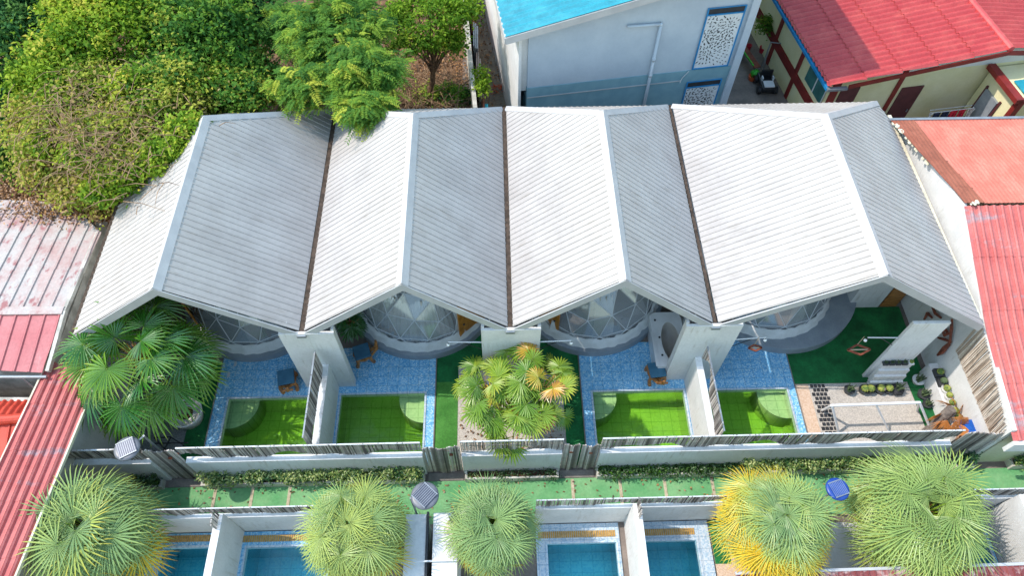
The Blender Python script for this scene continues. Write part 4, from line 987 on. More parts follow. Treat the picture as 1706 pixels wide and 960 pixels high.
# hedges and planters along the path ----------------------------------
def planter(x0, x1, label, y0=6.7, y1=6.96, h=.28):
    t = thing('planter_box', label, 'planter', ((x0 + x1) / 2, (y0 + y1) / 2, 0), 'white planters along the path')
    mb = MB(); mb.box(x0, x1, y0, y0 + .06, 0, h).box(x0, x0 + .07, y0 + .061, y1, 0, h - .002).box(x1 - .07, x1, y0 + .061, y1, 0, h - .002); mb.build('kerb', 'wall_weathered', t, bevel=.008)
    MB().box(x0 + .07, x1 - .07, y0 + .061, y1, 0, h - .08).build('soil', 'soil', t)
def hedge(x0, x1, zc, rz_, label, mat, seed, name='hedge', cat='hedge', dens=42, y=6.93, ry=.2, L=.085, tb=.5, tv=.25):
    rs = np.random.default_rng(seed); n = int((x1 - x0) * dens); t = thing(name, label, cat, ((x0 + x1) / 2, y, .2), 'hedges in the planters')
    cp = np.stack([rs.uniform(x0, x1, n), y + rs.uniform(-ry, ry, n), zc + rz_ * rs.uniform(-1, 1, n) + .05 * np.sin(np.linspace(0, (x1 - x0) * 4, n))], 1)
    k = 34; P = np.repeat(cp, k, 0) + rs.normal(size=(n * k, 3)) * .075
    # front leaves are of the pale variegated kind
    T = np.repeat(rs.normal(tb, tv * .5, n), k) + rs.normal(0, tv * .6, len(P))
    quads('foliage', P, rs.normal(size=P.shape) * [1, 1, .5] + [0, -.1, .5], rs.normal(size=P.shape) * .4 + [0, -.1, 1], L * rs.uniform(.7, 1.3, len(P)), L * .55, T, mat, t)
    mb = MB()
    for i in range(0, n, 3): mb.tube((cp[i][0], y, .18), tuple(cp[i]), .008, .004, 4)
    mb.build('stem', 'bark', t)
planter(-8.85, -2.3, 'long white planter under the clipped hedge below the two left pools'); hedge(-8.75, -2.4, .5, .22, 'long clipped hedge with pale variegated leaves in front of the two left pools', 'leaf_hedge', 31, tb=.68)
planter(-1.1, 1.68, 'white planter between the two middle bamboo gates'); hedge(-1.0, 1.6, .24, .05, 'low brownish ground cover behind the third round palm', 'leaf_hedge_dark', 32, tb=.3, dens=16, L=.06)
planter(2.82, 13.0, 'longest white planter along the right half of the path'); hedge(2.92, 7.2, .28, .07, 'low dark green ground cover in the left part of the longest planter', 'leaf_hedge_dark', 33, tb=.45)
hedge(7.2, 12.8, .5, .2, 'variegated hedge behind the two rightmost palms', 'leaf_hedge', 34, tb=.7)
planter(-11.3, -10.0, 'short white planter beside the leftmost gate'); hedge(-10.7, -10.1, .45, .2, 'small dark green bush by the leftmost gate', 'leaf_hedge_dark', 35, name='bush', cat='bush', tb=.3)
planter(13.6, 14.15, 'small white planter beside the wide gate at the right', y1=7.3); hedge(13.7, 14.1, .55, .25, 'round green bush beside the wide gate at the right', 'leaf_hedge', 36, name='bush', cat='bush', tb=.25, dens=60, y=7.0)
planter(15.3, 17.8, 'white planter cut by the right edge of the photo'); hedge(15.4, 17.6, .5, .2, 'variegated hedge cut by the right edge of the photo', 'leaf_hedge', 37, tb=.6)
for k, px in enumerate((1045, 1093, 1013)):
    p = at(px, 775, .4); mb = MB(); mb.t = []
    for j in range(6):
        a = j * 1.05 + k; d = Vector((math.cos(a), math.sin(a), 1.2)).normalized() * .35; b_ = Vector((p.x, 6.88, .25)); s_ = Vector((-d.y, d.x, 0)).normalized() * .045
        mb.add([b_, b_ + d * .5 + s_, b_ + d, b_ + d * .5 - s_], [(0, 1, 2, 3)]); mb.t += [.4] * 4
    mb.build('broadleaf_sprout', 'leaf_mid', label=('sprout with broad leaves in the ground cover, middle of three', 'tallest broad leaf sprout, rightmost of three in the ground cover', 'sprout with broad leaves, leftmost of three in the ground cover')[k], cat='plant', group='sprouts in the ground cover')

# ------------------------------------------------------------------ fan palms
def fan(mb, hub, m_, nrm, R, nseg, spread, droop, t0, tip, rs, split=.5, jit=.0, fold=.35, wf=1.0):
    m_ = m_.normalized(); nrm = (nrm - nrm.dot(m_) * m_).normalized(); s = m_.cross(nrm)
    dth = spread / nseg
    for i in range(nseg):
        th = -spread / 2 + dth * (i + .5) + rs.uniform(-jit, jit) * dth
        d = m_ * math.cos(th) + s * math.sin(th); e = -m_ * math.sin(th) + s * math.cos(th)
        Rl = R * (.78 + .22 * math.cos(th * .5)) * rs.uniform(.9, 1.05)
        w1 = split * Rl * math.tan(dth / 2) * 1.02 * wf; w2 = w1 * .62
        dr = droop * rs.uniform(.7, 1.3)
        def pt(r, w): 
            return hub + d * (Rl * r) + e * w - Vector((0, 0, 1)) * (dr * Rl * r * r)
        f = nrm * (w1 * fold * 2)
        c0 = pt(.02, 0); l1 = pt(split, -w1) ; r1 = pt(split, w1); c1 = pt(split, 0) - f
        l2 = pt(.78, -w2); r2 = pt(.78, w2); c2 = pt(.78, 0) - f * .6; c3 = pt(1.0, 0) - Vector((0, 0, dr * Rl * .15))
        mb.add([c0, l1, c1, r1, l2, c2, r2, c3], [(0, 1, 2), (0, 2, 3), (1, 4, 5, 2), (2, 5, 6, 3), (4, 7, 5), (5, 7, 6)])
        tt = t0 + rs.uniform(-.06, .06)
        mb.t += [tt - .04, tt, tt, tt, tt + tip * .45, tt + tip * .4, tt + tip * .45, tt + tip]
def fan_palm(label, base, top, leaves, mat, R, pet, nseg, seed, emin, emax, spread=5.2, droop=.25, tfun=None, tip=.15, rim=None, name='fan_palm', group='fan palms', trunk_r=.16, split=.5, lobes=None, mtilt=-.9, tops=None, petcol='palm_green', wf=1.0, wild=.3):
    rs = random.Random(seed); t = thing(name, label, 'palm', base, group)
    mb = MB(); mb.t = []; pm = MB(); tops = tops or [top]
    for k in range(leaves + (rim[0] if rim else 0)):
        u = min(1, (k + .5) / leaves); el = emax + (emin - emax) * u ** .85 + rs.uniform(-.12, .12)
        if k >= leaves: el = rs.uniform(*rim[1])
        az = k * 2.39996 + rs.uniform(-.25, .25)
        T0 = Vector(tops[k % len(tops)])
        p = Vector((math.cos(az) * math.cos(el), math.sin(az) * math.cos(el), math.sin(el)))
        pl = pet * rs.uniform(.85, 1.12) * (.75 if el > 1.1 else 1) * (rim[2] if k >= leaves else 1)
        hub = T0 + p * pl - Vector((0, 0, .12 * pl * math.cos(el)))
        e2 = el + mtilt + rs.uniform(-wild, wild); m_ = Vector((math.cos(az) * math.cos(e2), math.sin(az) * math.cos(e2), math.sin(e2)))
        e3 = e2 + math.pi / 2; nrm = Vector((math.cos(az) * math.cos(e3), math.sin(az) * math.cos(e3), math.sin(e3))) + Vector((rs.uniform(-.3, .3), rs.uniform(-.3, .3), rs.uniform(-.2, .2)))
        fan(mb, hub, m_, nrm, R * rs.uniform(.88, 1.1), nseg, spread, droop, (rim[3] + rs.uniform(-.12, .1)) if k >= leaves else (tfun(u, az, rs) if tfun else .4), tip, rs, split, .25, .35, wf)
        pm.path([T0 + Vector((0, 0, -.05)), T0.lerp(hub, .55) + Vector((0, 0, .04)), hub], [.03, .018, .012], 5)
    mb.build('crown', mat, t)
    pm.t = [.75] * len(pm.v); pm.build('petiole', petcol, t)
    tr = MB(); b = Vector(base)
    fb_ = MB()
    for T0 in tops:
        T0 = Vector(T0)
        for k in range(70 if trunk_r > .1 else 14):
            a = rs.uniform(0, 6.283); e = rs.uniform(.2, 1.3); l_ = rs.uniform(.15, .6); d = Vector((math.cos(a) * math.cos(e), math.sin(a) * math.cos(e), math.sin(e))); fb_.tube(T0 - Vector((0, 0, .05)), T0 + d * l_, .02, .006, 4)
    fb_.build('fibre_tuft', 'wood', t, kind='stuff')
    for T0 in tops:
        T0 = Vector(T0); n = 10; pts_ = [b.lerp(T0, i / n) for i in range(n + 1)]
        for a, c in zip(pts_[:-1], pts_[1:]): tr.tube(a, c, trunk_r * 1.0, trunk_r * .86, 12)
    tr.build('trunk', 'bark_grey', t); return t
G = 'round fan palms along the bottom of the photo'
def P3(px, py, z): return Pz(px, py, z)
c1 = Vector(P3(152, 885, 2.3)); fan_palm('grey green round fan palm at the lower left over the pink roof edge', (c1.x, c1.y, 0), c1, 54, 'palm_blue', .95, 1.1, 30, 51, -.6, 1.4, tfun=lambda u, a, r: .18 + .35 * r.random() ** 2 + (.25 if u > .8 else 0), tip=.22, rim=(14, (-.6, -.1), 1.1, .7), group=G, wf=.6, wild=.55, split=.42, droop=.26, mtilt=-.95)
c2 = Vector(P3(590, 885, 2.5)); fan_palm('dense green round fan palm, second from the left in the bottom row', (c2.x, c2.y, 0), c2, 60, 'palm_blue', .8, .98, 32, 52, -.6, 1.45, tfun=lambda u, a, r: .3 + .2 * r.random() + (.3 if u > .82 and math.cos(a) > -.2 else 0), tip=.12, rim=(16, (-.6, -.1), 1.08, .68), group=G, wf=.6, wild=.55, split=.38, droop=.24, mtilt=-1.0)
c3 = Vector(P3(822, 878, 2.4)); fan_palm('narrower blue green round fan palm with pale dry tips, third in the bottom row', (c3.x, c3.y, 0), c3, 56, 'palm_blue', .76, .85, 32, 53, -.6, 1.45, tfun=lambda u, a, r: .12 + .22 * r.random() + (.35 if u > .85 else 0), tip=.16, rim=(12, (-.6, -.1), 1.08, .72), group=G, wf=.6, wild=.55, split=.38, droop=.24, mtilt=-1.0)
c4 = Vector(P3(1296, 872, 2.6)); fan_palm('round fan palm with a golden yellow outer rim, fourth in the bottom row', (c4.x, c4.y, 0), c4, 62, 'palm_blue', .8, .92, 34, 54, -.1, 1.45, tfun=lambda u, a, r: .15 + .42 * r.random() + (.4 if u > .84 else 0), tip=.14, rim=(72, (-.5, .42), 1.12, .7), group=G, wf=.6, wild=.55, split=.38, droop=.22, mtilt=-1.0)
c5 = Vector(P3(1535, 858, 2.6)); fan_palm('largest round fan palm, lime green, rightmost in the bottom row', (c5.x, c5.y, 0), c5, 62, 'palm_lime', 1.0, 1.2, 34, 55, -.6, 1.4, tfun=lambda u, a, r: .15 + .35 * r.random() + (.2 if u > .85 else 0), tip=.14, rim=(14, (-.6, -.1), 1.05, .62), group=G, wf=.6, wild=.55, split=.38, droop=.22, mtilt=-.95)
# potted fan palm, left courtyard
cl_ = Vector(P3(232, 598, 3.0))
fan_palm('big dark green fan palm growing from a white pot at the left courtyard', (-9.75, 8.95, .3), cl_, 34, 'palm_green', .92, 1.45, 30, 61, -.5, 1.2, tfun=lambda u, a, r: .25 + .42 * r.random() + (.2 if u > .7 else 0), tip=.3, group='fan palms in the courtyards', wf=.85, wild=.55, split=.5, droop=.3, mtilt=-.55, trunk_r=.12)
MB().lathe((-9.72, 8.95, .02), [(.0, 0), (.4, .0), (.5, .42), (.52, .48), (.46, .48), (.44, .4), (0, .38)], 32).build('round_planter', 'pot_white', label='round white pot holding the big dark green fan palm', cat='planter', smooth=True)
MB().disc((-9.72, 8.95), .43, .36, .41, 24).build('pot_soil', 'soil', label='dark soil filling the round white pot', cat='soil')
# yellowing palm, middle courtyard: three stems
tops = [Vector(P3(812, 655, 2.2)), Vector(P3(905, 650, 2.5)), Vector(P3(862, 688, 2.1)), Vector(P3(878, 622, 2.2))]
fan_palm('yellowing fan palm with several heads behind the middle boundary wall', (.45, 8.35, 0), tops[0], 72, 'palm_yellow', .5, .84, 22, 62, -.35, 1.25, tfun=lambda u, a, r: (.1 + .4 * r.random()) if r.random() < .92 else (.62 + .25 * r.random()), tip=.18, group='fan palms in the courtyards', split=.5, droop=.28, mtilt=-.6, trunk_r=.09, tops=tops)
# dead palm fronds and trunk at the right gate
t = thing('dead_palm', 'leaning dead palm with orange dried leaves beside the blue board', 'palm', (13.2, 7.9, 0))
mb = MB(); a_, b_ = at(1543, 722, .05), at(1586, 682, 1.2)
for i in range(8): mb.tube(a_.lerp(b_, i / 8), a_.lerp(b_, (i + 1) / 8), .16, .14, 10)
mb.build('trunk', 'bark_grey', t)
mb = MB(); mb.t = []; rs_ = random.Random(4)
for k in range(13):
    az = k * .95; el = rs_.uniform(-1.2, .2); d = Vector((math.cos(az) * math.cos(el), math.sin(az) * math.cos(el) - .2, math.sin(el)))
    hub = b_ + d * rs_.uniform(.2, .45) if k % 3 else b_ + Vector((rs_.uniform(-.2, .35), rs_.uniform(-.9, -.3), rs_.uniform(.1, .6))); m_ = (d + Vector((0, 0, -.9))).normalized(); fan(mb, hub, m_, Vector((rs_.uniform(-1, 1), rs_.uniform(-1, 1), 1)), .42, 12, 1.8, .4, .4, .2, rs_, .5, .3)
mb.build('crown', 'palm_dead', t)

# small shaded palm behind the left privacy wall
c_ = Vector((-4.85, 11.75, .8)); fan_palm('small dark fan palm in the shade behind the left privacy wall', (-4.85, 11.75, 0), c_, 10, 'palm_green', .36, .3, 16, 63, -.1, 1.2, tfun=lambda u, a, r: .2, tip=.1, group='fan palms in the courtyards', trunk_r=.05)

# ------------------------------------------------------------------ lower row walls
def lower_wall(x0, x1, label, blabel, seed):
    t = thing('boundary_wall', label, 'wall', ((x0 + x1) / 2, 5.5, 0), 'low white walls of the lower row')
    MB().box(x0, x1, 5.43, 5.55, 0, 1.45).build('wall_body', 'wall_white', t, bevel=.006)
    s = thing('bamboo_screen', blabel, 'bamboo screen', ((x0 + x1) / 2, 5.5, 1.45), 'bamboo screens on the white walls')
    canes(MB(), (x0, 5.53), (x1, 5.53), 1.47, 2.0, sag=sagf(seed, .18)).build('cane', 'bamboo', s, kind='stuff')
    MB().box(x0, x1, 5.515, 5.545, 1.99, 2.02).build('top_cap', 'metal_white', s)
lower_wall(-10.2, -5.0, 'lower row boundary wall right of the leftmost round palm', 'bamboo screen right of the leftmost round palm', 11)
lower_wall(.9, 6.1, 'lower row boundary wall right of the third round palm', 'bamboo screen right of the third round palm', 12)
lower_wall(12.4, 17.5, 'lower row boundary wall at the right edge of the photo', 'bamboo screen right of the largest round palm', 13)
def lower_part(x, y0, label, zt=1.9):
    t = thing('partition_wall', label, 'wall', (x, 3.5, 0), 'partition walls of the lower row')
    MB().box(x - .1, x + .1, y0, 5.42, 0, zt).build('wall_body', 'wall_white', t, bevel=.006)
    mb = canes(MB(), (x, 5.0), (x, 5.4), zt - .02, zt + .45); mb.build('cane', 'bamboo', t, kind='stuff')
lower_part(-7.5, 1.0, 'lower row partition wall between the two left blue pools')
lower_part(3.6, 1.0, 'lower row partition wall between the two middle blue pools')
t = thing('side_passage', 'white roofed side passage with a black gutter between second and third round palms', 'passage roof', (-1.9, 3.6, 0))
MB().box(-2.6, -2.05, 1.0, 5.35, 0, 1.6).build('left_slab', 'wall_white', t); MB().box(-1.85, -1.2, 1.0, 5.35, 0, 1.7).build('right_slab', 'wall_white', t)
MB().box(-2.04, -1.98, 1.0, 5.4, 1.5, 1.66).build('gutter', 'metal_dark', t); MB().bar((-2.7, 4.1, 1.75), (-1.2, 4.1, 1.8), .04, .04).build('cross_rail', 'metal_white', t)
st('turf', sheet((5.95, 6.4, 4.2, 5.4), .02), 'turf'); st('gravel_bed', sheet((5.95, 9.5, 1, 5.2), .012), 'gravel_beige')
MB().box(13.95, 14.1, 1.0, 5.4, 0, 1.9).build('partition_wall', 'wall_white', label='lower row partition wall in the lower right corner', cat='wall')
MB().box(8.9, 10.6, 1.0, 5.2, 0, .25).build('terrace_slab', 'wall_white', label='low white terrace slab between the two rightmost round palms', cat='terrace', bevel=.01)
# maroon striped roof along the bottom right edge
mb = MB(); A = Vector(Pz(1225, 958, 2.2)); B = Vector(Pz(1706, 942, 2.2)); Bx = A + (B - A) * 1.25
corr(mb, [A, Bx, Bx + Vector((0, -3, -.3)), A + Vector((0, -3, -.3))], (0, -1, -.1), .16, RIBBED)
t = thing('lean_to_roof', 'maroon corrugated roof edge along the bottom right of the photo', 'roof', (A.x + 3, A.y - 1.5, 0)); mb.build('roof_sheet', 'roof_maroon', t, solid=.01)
MB().bar(A + Vector((0, .02, .02)), Bx + Vector((0, .02, .02)), .07, .06).build('edge_trim', 'roof_trim', t)
MB().box(A.x + .2, Bx.x - .3, A.y - 2.8, A.y - .4, 0, 1.7).build('wall', 'wall_white', t)

# ------------------------------------------------------------------ left neighbour roofs
t = thing('faded_roof_house', 'shed with a faded pink and white corrugated roof at the left edge', 'shed', (-15, 12.5, 0))
rz = 3.08; XR = -12.72
mb = MB(); corr(mb, [(-22, 11.2, rz), (XR, 11.1, rz), (XR + .05, 14.2, 2.75), (-14.2, 15.6, 2.6), (-22, 16.2, 2.55)], (-.02, 1, -.1), .42, RIBBED, 1.6, .015)
mb.build('back_slope', 'roof_faded', t, solid=.01)
mb = MB(); corr(mb, [(-22, 11.2, rz), (XR, 11.1, rz), (XR - .12, 9.2, 2.85), (-22, 9.9, 2.85)], (0, -1, -.1), .42, RIBBED)
mb.build('front_slope', 'roof_pink', t, solid=.01)
MB().bar((-22, 11.17, rz + .05), (XR, 11.08, rz + .05), .26, .04).build('ridge_cap', 'roof_faded', t)
MB().bar((XR + .02, 11.1, rz - .02), (XR - .08, 14.25, 2.72), .1, .14).bar((XR + .02, 11.1, rz - .02), (XR, 9.25, 2.82), .1, .14).build('side_trim', 'wall_weathered', t)
MB().box(-21.5, XR - .2, 9.7, 15.0, 0, 2.5).build('wall', 'wall_weathered', t)
MB().tube((-16, 9.15, 2.83), (XR, 9.1, 2.8), .045, None, 8).tube((-13.4, 9.1, 2.8), (-13.2, 8.9, 1.9), .03, None, 8).build('drain_pipe', 'metal_grey', t)
t = thing('pink_strip_roof', 'long pink corrugated lean-to roof running down the left edge', 'lean-to', (-12.2, 6.8, 0))
mb = MB(); corr(mb, [(-12.95, 9.7, 2.6), (-11.42, 9.2, 2.6), (-11.42, 8.0, 2.72), (-11.5, 3.2, 3.3), (-13.05, 3.2, 3.3)], (0, -1, .13), .235, ROLL, 1.4, .012)
mb.build('roof_sheet', 'roof_pink_wall', t, solid=.012)
MB().box(-12.9, -12.0, 3.2, 9.1, 0, 2.45).build('wall', 'wall_weathered', t)
MB().bar((-11.4, 9.2, 2.58), (-11.46, 3.2, 3.26), .05, .1).bar((-12.97, 9.7, 2.6), (-13.05, 3.2, 3.3), .05, .1).build('edge_trim', 'wall_cream', t)
t = thing('orange_tile_roof', 'house with a bright orange tiled roof between the faded roof and the pink lean-to', 'house', (-15, 6.5, 0))
mb = MB(); corr(mb, [(-22, 8.95, 2.0), (-12.9, 8.7, 2.0), (-13.0, 8.1, 2.25), (-22, 7.4, 2.5)], (0, 1, -.5), .2, WAVE, .4, .03)
corr(mb, [(-22, 7.4, 2.5), (-13.0, 8.1, 2.25), (-13.0, 2.5, .6), (-22, 2.5, .6)], (0, -1, -.4), .3, RIBBED, 3, .02)
mb.build('roof', 'roof_orange', t, solid=.01)
mb = MB()
for i in range(22):
    a = Vector((-13.05, 8.08, 2.34)).lerp(Vector((-22, 7.4, 2.58)), i / 22); b = Vector((-13.05, 8.08, 2.34)).lerp(Vector((-22, 7.4, 2.58)), (i + 1.06) / 22); mb.tube(a, b, .13, .15, 12)
mb.build('ridge_tile', 'roof_orange', t, smooth=False)
MB().bar((-22, 9.0, 2.0), (-12.8, 8.75, 2.0), .12, .1).build('gutter', 'wall_weathered', t); MB().box(-22, -13.1, 3.0, 8.6, 0, .55).build('wall', 'wall_weathered', t)

# right neighbour roofs
t = thing('coral_roof_house', 'house with a coral red roof and brown patched edge at the right edge', 'house', (18, 12, 0))
zr_, yr_ = 4.55, 13.35; yb_, zb_ = 17.75, 3.68
mb = MB(); corr(mb, [(14.05 + .55, yr_, zr_), (26, yr_, zr_), (26, yb_, zb_), (14.1, yb_, zb_)], (0, 1, -.2), .13, [(0, 0), (.5, .012), (1, 0)], 1.0, .02)
mb.build('back_slope', 'roof_coral', t, solid=.01)
mb = MB(); corr(mb, [(14.0, yr_, zr_ + .03), (14.59, yr_, zr_ + .03), (14.3, 16.4, zb_ + .29), (14.35, yb_, zb_ + .03), (13.55, yb_, zb_ + .03)], (0, 1, -.2), .13, [(0, 0), (.5, .012), (1, 0)], .7, .02)
mb.build('patched_edge', 'roof_brown', t, solid=.01)
mb = MB(); corr(mb, [(14.02, yr_ - .03, zr_ - .08), (26, yr_ - .03, zr_ - .08), (26, 9.8, 3.2), (14.02, 9.8, 3.2)], (0, -1, -.37), .235, ROLL, 1.6, .015)
corr(mb, [(14.02, 9.8, 3.2), (26, 9.8, 3.2), (26, 6.72, 2.4), (14.02, 6.72, 2.4)], (0, -1, -.27), .235, ROLL, 1.6, .015)
mb.build('front_slope', 'roof_pink_wall', t, solid=.012)
MB().box(14.2, 26, 6.95, 17.6, 0, 2.35).build('wall', 'wall_cream', t)
MB().box(14.02, 26, 6.6, 6.72, 1.9, 2.42).build('front_trim', 'wall_white', t)
MB().bar((13.5, yb_ + .03, zb_ + .02), (26, yb_ + .03, zb_ + .02), .1, .1).build('gutter', 'metal_grey', t)
mb = MB(); rs_ = random.Random(8)
for _ in range(26): 
    u = rs_.random(); mb.sphere((13.6 + .25 * u + rs_.uniform(-.05, .05), 17.6 - 2.2 * u, 3.78 + .3 * u), rs_.uniform(.035, .08), 7, 4, .5)
for _ in range(8): mb.sphere((14.1 + rs_.uniform(0, .5), 13.35 + rs_.uniform(-.08, .08), 4.62), rs_.uniform(.03, .06), 7, 4, .4)
mb.build('mortar', 'wall_cream', t)

# ------------------------------------------------------------------ blue roofed building
ROT = math.radians(8.0); U = Vector((math.cos(ROT), math.sin(ROT), 0)); Vv = Vector((-math.sin(ROT), math.cos(ROT), 0)); Z = Vector((0, 0, 1))
def loc_box(mb, o, u0, u1, v0, v1, z0, z1):
    o = Vector(o); vs = [o + U * a + Vv * b + Z * c for c in (z0, z1) for a, b in ((u0, v0), (u1, v0), (u1, v1), (u0, v1))]
    mb.add(vs, [(3, 2, 1, 0), (4, 5, 6, 7), (0, 1, 5, 4), (1, 2, 6, 5), (2, 3, 7, 6), (3, 0, 4, 7)]); return mb
O = Vector((1.18, 20.2, 0)); WB = 7.75
t = thing('grey_building', 'two storey blue grey building with a cyan corrugated roof at the top centre', 'building', O)
mb = MB(); RISE = .22
mb.add([O + Vv * b + U * a + Z * c for b in (0, 12) for a, c in ((0, 0), (WB, 0), (WB, 5.82 + WB * RISE), (0, 5.82))], [(0, 1, 2, 3), (7, 6, 5, 4), (0, 3, 7, 4), (1, 5, 6, 2), (3, 2, 6, 7)]); mb.build('wall', 'wall_blue_grey', t)
loc_box(loc_box(MB(), O, -.02, WB + .02, -.03, 12.02, 2.78, 3.2), O, -.01, WB + .01, -.018, 12.01, .0, 2.779).build('floor_band', 'wall_blue_band', t)
loc_box(MB(), O, 0, 5.9, -.05, -.031, 2.74, 2.78).build('band_ledge', 'roof_trim', t)
mb = MB(); rA = O + U * -.85 + Vv * -.35 + Z * 5.72; rise = RISE
rB = rA + U * 10.5 + Z * 10.5 * rise
corr(mb, [rA, rB, rB + Vv * 13, rA + Vv * 13], -(U + Z * rise), .3, WAVE); rf = mb.build('roof', 'roof_cyan', t, solid=.01)
MB().bar(rA - Z * .1, rB - Z * .1, .06, .26).bar(rA - Z * .1, rA - Z * .1 + Vv * 13, .06, .26).build('fascia', 'roof_trim', rf)
loc_box(MB(), O, WB + .001, WB + .28, -.12, .3, 0, 7.4).build('corner_post', 'wall_blue_grey', t)
# left side frame walls
loc_box(MB(), O, -.35, -.25, -.1, 12, 0, 5.4).build('side_frame', 'wall_white', t)
loc_box(MB(), O, -.25, 0, .1, .2, 3.0, 5.4).build('side_fin', 'wall_white', t)
mb = MB()
q = O + U * 4.6 - Vv * .1
mb.path([q + Z * .0 - U * .9, q + Z * 5.35 - U * .0, ], [.055, .055], 12); mb = MB()
mb.tube(q + Z * 0, q + Z * 5.45, .06, None, 12).tube(q + Z * 5.45, q + Z * 5.5 - U * 1.2, .05, None, 12).sphere(q + Z * 5.45, .07)
mb.tube(q + Z * 3.9, q + Z * 4.05, .075, None, 12).tube(q + Z * 3.2, q + Z * 3.3, .075, None, 12)
mb.build('drain_pipe', 'wall_blue_grey', t, smooth=True)
# carved window screens
def screen(u0, u1, z0, z1, seed):
    fr_ = MB()
    w_ = .05
    for a in ((u0 - w_, u0, z0 - w_, z1 + .3), (u1, u1 + w_, z0 - w_, z1 + .3), (u0, u1, z0 - w_, z0), (u0, u1, z1, z1 + w_), (u0, u1, z1 + .28, z1 + .3)): loc_box(fr_, O, a[0], a[1], -.07, -.031, a[2], a[3])
    fo = fr_.build('window_frame', 'blue_trim', t)
    loc_box(MB(), O, u0, u1, -.045, -.032, z0, z1).build('window_screen', 'screen_blue_white', fo)
    loc_box(MB(), O, u0, u1, -.040, -.033, z1 + .05, z1 + .28).build('window_gap', 'metal_dark', fo)
    cut = MB(); rr = random.Random(seed)
    for (cu, cz) in ((u0 + (u1 - u0) * .75, z0 + (z1 - z0) * .8), (u0 + (u1 - u0) * .3, z0 + (z1 - z0) * .28), (u0 + (u1 - u0) * .1, z0 + (z1 - z0) * .6)):
        for ring, (rr0, ln) in enumerate(((.07, .12), (.22, .16), (.4, .17), (.58, .15), (.74, .12), (.9, .1))):
            nn = 8 + ring * 7
            for k in range(nn):
                a = 2 * math.pi * (k + .5 * (ring % 2) + rr.uniform(-.2, .2)) / nn; d = (math.cos(a), math.sin(a)); l_ = ln * rr.uniform(.5, 1); wd = .023 * rr.uniform(.7, 1.3)
                c0 = (cu + d[0] * rr0, cz + d[1] * rr0); pts_ = [(c0[0], c0[1]), (c0[0] + d[0] * l_ * .5 - d[1] * wd, c0[1] + d[1] * l_ * .5 + d[0] * wd), (c0[0] + d[0] * l_, c0[1] + d[1] * l_), (c0[0] + d[0] * l_ * .5 + d[1] * wd, c0[1] + d[1] * l_ * .5 - d[0] * wd)]
                if all(u0 + .02 < p_[0] < u1 - .02 and z0 + .02 < p_[1] < z1 - .02 for p_ in pts_): cut.poly([O + U * p_[0] - Vv * .0475 + Z * p_[1] for p_ in pts_])
    cut.build('screen_cutout', 'metal_dark', fo)
screen(6.25, 7.55, 3.3, 5.55, 1); screen(6.2, 7.5, .6, 2.35, 2)
mb = MB(); mb.path([O + U * 6.1 + Z * 3.2 - Vv * .06, O + U * 5.9 + Z * 2.9 - Vv * .06, O + U * 5.85 + Z * 2.7 - Vv * .08], [.015] * 3, 6); mb.build('cable', 'metal_white', t)

# alley wall with stacked scrap
t = thing('alley_wall', 'old weathered wall along the alley left of the cyan roofed building', 'wall', (-.9, 24, 0))
mb = MB(); mb.add([(-.75, 19.3, 0), (-.6, 19.3, 0), (-1.55, 33, 0), (-1.75, 33, 0), (-.75, 19.3, 2.1), (-.6, 19.3, 2.1), (-1.55, 33, 2.1), (-1.75, 33, 2.1)], [(3, 2, 1, 0), (4, 5, 6, 7), (0, 1, 5, 4), (1, 2, 6, 5), (2, 3, 7, 6), (3, 0, 4, 7)]); mb.build('wall_body', 'wall_weathered', t)
rs_ = random.Random(9)
for k in range(7):
    y = 20.2 + k * 1.45; x = -.35 - (y - 19.3) * .075
    mm = ('wood_red', 'wall_weathered', 'roof_faded', 'metal_grey', 'wood_red', 'wall_weathered', 'wood_red')[k]
    mb = MB(); 
    for j in range(3): mb.box(x - .12 + j * .07, x - .07 + j * .07, y, y + rs_.uniform(1.2, 1.9), .02, rs_.uniform(1.0, 1.7), None)
    mb.build('scrap_board', mm, label='stack of old boards leaning on the alley wall, number %s from the villa roofs' % ('one', 'two', 'three', 'four', 'five', 'six', 'seven')[k], cat='boards', group='scrap boards along the alley wall')
MB().add([(-.32, 19.2, 0), (-.22, 19.2, 0), (-.42, 21.6, 0), (-.52, 21.6, 0), (-.32, 19.2, 1.5), (-.22, 19.2, 1.5), (-.42, 21.6, 1.5), (-.52, 21.6, 1.5)], [(3, 2, 1, 0), (4, 5, 6, 7), (0, 1, 5, 4), (1, 2, 6, 5), (2, 3, 7, 6), (3, 0, 4, 7)])
mb = MB(); mb.box(-.4, -.28, 19.3, 21.2, 0.02, 1.55); mb.build('blue_sheet', 'roof_cyan', label='pale blue metal sheet standing in the alley', cat='metal sheet')
p = at(828, 152, 0); brush(26, (p.x - .15, p.x + .2, p.y - .2, p.y + .3), 6, .2, .01, (.15, .4)).build('twig_pile', 'plastic_orange', label='small rust coloured pile on the alley floor', cat='debris', kind='stuff')

